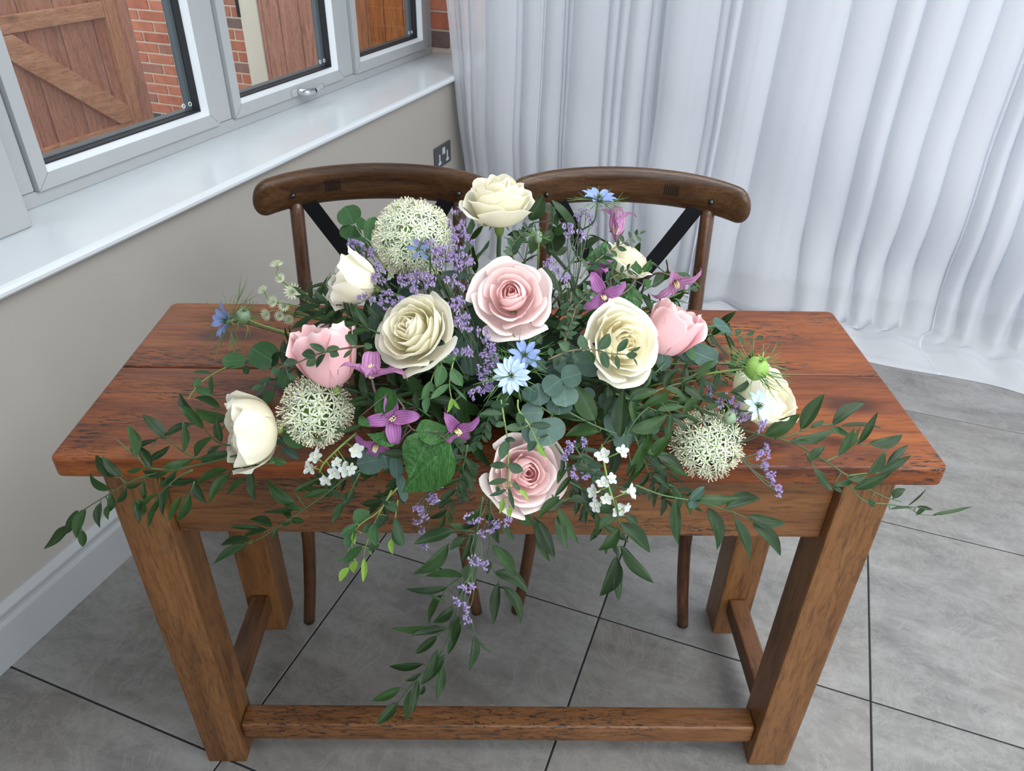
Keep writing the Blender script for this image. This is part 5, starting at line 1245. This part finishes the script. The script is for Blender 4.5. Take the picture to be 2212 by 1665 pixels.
branch(EU, 'small leaved eucalyptus sprigs hanging below the left open cream rose', 'eucalyptus', Z4, [[(250, 1280), (240, 1300), (215, 1450), (230, 1560)], [(200, 1270), (150, 1310), (95, 1430), (75, 1530)]],
  [(225,1350,300,1470,75),(215,1450,90,1550,45),(165,1310,0,1370,70),(165,1320,130,1470,80),(90,1430,30,1550,50),(100,1440,110,1510,30),(75,1520,60,1640,50),(230,1540,200,1640,30,'lime'),(240,1550,285,1620,25,'lime'),(215,1440,330,1560,20),(180,1310,260,1260,50)], 'parvg', v=1.08, seed=31, smat='stem_lime')
for i, (lab, pts, k_, n_) in enumerate((
  ('feathery small leaved eucalyptus reaching up to the clematis bud', [(1070, 760), (1120, 690), (1250, 590), (1400, 500), (1460, 470)], 1.04, 9),
  ('small leaved eucalyptus right of the central pink rose, upper sprig', [(980, 980), (1080, 870), (1200, 800), (1400, 690)], 1.06, 9),
  ('small leaved eucalyptus right of the central pink rose, lower sprig', [(960, 1200), (1010, 1050), (1050, 940), (1110, 880)], 1.08, 7),
  ('small leaved eucalyptus just left of the right open cream rose', [(1010, 850), (1000, 980), (960, 1180), (930, 1290)], 1.02, 8),
  ('dark small leaved eucalyptus under the topmost rose stem', [(640, 650), (620, 560), (680, 480), (730, 430)], .96, 8))):
    branch(EU, lab, 'eucalyptus', Z4, [pts], auto(Z4, pts, n_, 78, 40, 'parv', seed=i+40), 'parv', v=k_, seed=40+i, smat='stem_brown')
for i, (lab, pts, k_, n_, kd) in enumerate((
  ('dark ruscus sprig behind the astrantia and left pink rose', [(760, 720), (720, 700), (690, 665), (665, 640)], .95, 5, 'ruscus'),
  ('dark ruscus sprig between the left pink rose and back left cream rose', [(820, 720), (775, 700), (740, 670), (700, 655)], 1.0, 5, 'ruscus'),
  ('ruscus sprig with narrow leaves behind the left cream rose and allium', [(1000, 700), (940, 690), (850, 700), (780, 690)], .97, 6, 'ruscus'),
  ('ruscus sprig under the right pink rose', [(1400, 850), (1460, 830), (1530, 815), (1590, 790)], .98, 5, 'ruscus'),
  ('ruscus sprig running from the right open cream rose to the right allium', [(1330, 850), (1400, 880), (1460, 900), (1520, 880)], 1.02, 6, 'ruscus'),
  ('ruscus sprig above the right allium ball', [(1400, 930), (1450, 880), (1540, 850), (1600, 845)], 1.0, 5, 'ruscus'),
  ('ruscus sprig hanging between the pink rose and right delphinium', [(1230, 1040), (1260, 1060), (1290, 1110), (1320, 1170)], 1.06, 5, 'ruscus'),
  ('ruscus sprig hanging beneath the right allium ball', [(1400, 960), (1430, 1000), (1450, 1050), (1490, 1080)], 1.04, 6, 'ruscus'),
  ('ruscus sprig between the two clematis on the left', [(930, 900), (880, 870), (820, 870), (780, 850)], 1.0, 5, 'ruscus'))):
    branch(RU, lab, 'ruscus', ZR, [pts], auto(ZR, pts, n_, 66, 20, kd, seed=i+60, ang=42), kd, v=k_, seed=60+i)
for i, (lab, pts, k_, n_, kd) in enumerate((
  ('ruscus sprig spilling over the table edge left of the lowest pink rose', [(1010, 960), (1000, 1010), (985, 1060), (960, 1110)], 1.06, 6, 'ruscus'),
  ('small eucalyptus sprig under the drooping purple clematis', [(960, 930), (1000, 980), (1010, 1030), (1000, 1070)], 1.04, 7, 'parv'),
  ('dark ruscus sprig under the big veined leaves', [(900, 960), (870, 1020), (850, 1060), (820, 1090)], 1.02, 6, 'ruscus'),
  ('dark ruscus sprig behind the left white delphinium', [(820, 950), (790, 990), (760, 1010), (700, 1050)], .98, 6, 'ruscus'),
  ('ruscus sprig over the edge between the right delphinium and right allium', [(1370, 940), (1390, 990), (1410, 1040), (1440, 1080)], 1.05, 7, 'ruscus'),
  ('small eucalyptus sprig under the silvery leaf right of the lowest pink rose', [(1240, 960), (1270, 1010), (1300, 1040), (1380, 1060)], 1.0, 7, 'parv'),
  ('ruscus sprig just right of the lowest pink rose at the table edge', [(1200, 960), (1230, 1010), (1240, 1060), (1270, 1100)], 1.02, 6, 'ruscus'),
  ('small eucalyptus sprig below the centre nigella', [(1080, 850), (1060, 890), (1050, 920), (1030, 960)], 1.02, 7, 'parv'),
  ('ruscus sprig filling the space left of the pale blue nigella', [(1000, 850), (970, 880), (960, 920), (930, 950)], .98, 6, 'ruscus'),
  ('ruscus sprig below the right open cream rose', [(1300, 800), (1330, 860), (1380, 900), (1400, 950)], .97, 6, 'ruscus'))):
    branch(RU if kd == 'ruscus' else EU, lab, 'ruscus' if kd == 'ruscus' else 'eucalyptus', ZR, [pts], auto(ZR, pts, n_, 62 if kd == 'ruscus' else 34, 20 if kd == 'ruscus' else 16, kd, seed=i+80, ang=46), kd, v=k_, seed=80+i)
# dense dark foliage in the heart of the arrangement
fr_ = random.Random(21); NF = 70
MARKS = [(1078, 424, 'the topmost rose'), (1105, 640, 'the central pink rose'), (893, 712, 'the left open cream rose'), (1343, 742, 'the right open cream rose'), (1132, 1020, 'the lowest pink rose'),
  (708, 762, 'the left pink rose'), (552, 930, 'the lowest cream rose'), (765, 612, 'the back left cream rose'), (1440, 722, 'the right pink rose'), (1350, 555, 'the back right cream rose'),
  (893, 515, 'the large allium'), (683, 888, 'the lower left allium'), (1526, 958, 'the right allium'), (1105, 812, 'the pale blue nigella'), (915, 980, 'the big veined leaves'), (1200, 840, 'the silver dollar eucalyptus'), (1310, 1080, 'the right delphinium'), (850, 900, 'the magenta clematis')]
USED = {}
def filler_label(p, kd):
    v = p-CP; w = v.dot(CF); px, py = CX+FPX*v.dot(CR)/w, CY-FPX*v.dot(CU)/w
    for mx, my, nm in sorted(MARKS, key=lambda q: (q[0]-px)**2+(q[1]-py)**2):
        dx, dy = px-mx, py-my
        rel = ('right of' if dx > 0 else 'left of') if abs(dx) > abs(dy) else ('just below' if dy > 0 else 'just above')
        lab = 'dark %s sprig in the shade %s %s' % (kd, rel, nm)
        if lab not in USED: USED[lab] = 1; return lab
    return lab
for i in range(NF):
    a = i*2.39996; z = .04 + .90*(i+.5)/NF; q = sqrt(1-z*z)
    d = Vector((q*cos(a), q*sin(a), z)); s0 = DC + Vector((d.x*DA.x, d.y*DA.y, d.z*DA.z))*.35; s1 = DC + Vector((d.x*DA.x, d.y*DA.y, d.z*DA.z))*fr_.uniform(.80, .95)
    if s1.z < TZ+.02: s1.z = TZ+.02
    kd = ('ruscus', 'ruscus', 'parv', 'ruscus', 'euc')[i % 5]
    if d.y > .72: continue
    lab = filler_label(s1, ('ruscus', 'ruscus', 'small eucalyptus', 'ruscus', 'grey eucalyptus')[i % 5])
    o = thing('foliage_sprig', s0, lab, 'foliage', 'foliage packed between the flowers')
    MB().tube([Vector((0, 0, 0)), (s1-s0)*.5+Vector((0, 0, .008)), s1-s0], .0014, 5).build('stem', M['stem'], o)
    nl = {'ruscus': 8, 'parv': 12, 'euc': 6}[kd]; L = {'ruscus': .052, 'parv': .026, 'euc': .038}[kd]
    ax = (s1-s0).normalized()
    for j in range(nl):
        b = s0.lerp(s1, .30+.70*j/(nl-1)); th = j*2.4+fr_.uniform(-.4, .4); e = basis(ax).to_3x3() @ Vector((cos(th), sin(th), fr_.uniform(.1, .9)))
        t = b + e.normalized()*L*fr_.uniform(.8, 1.2)
        if t.z < TZ+.004: t.z = TZ+.004
        if b.z < TZ+.004: b.z = TZ+.004
        put_leaf(o, kd, b, t, None, (b-DC).normalized()+Vector((fr_.uniform(-.5, .5), fr_.uniform(-.5, .5), .5)), fr_)
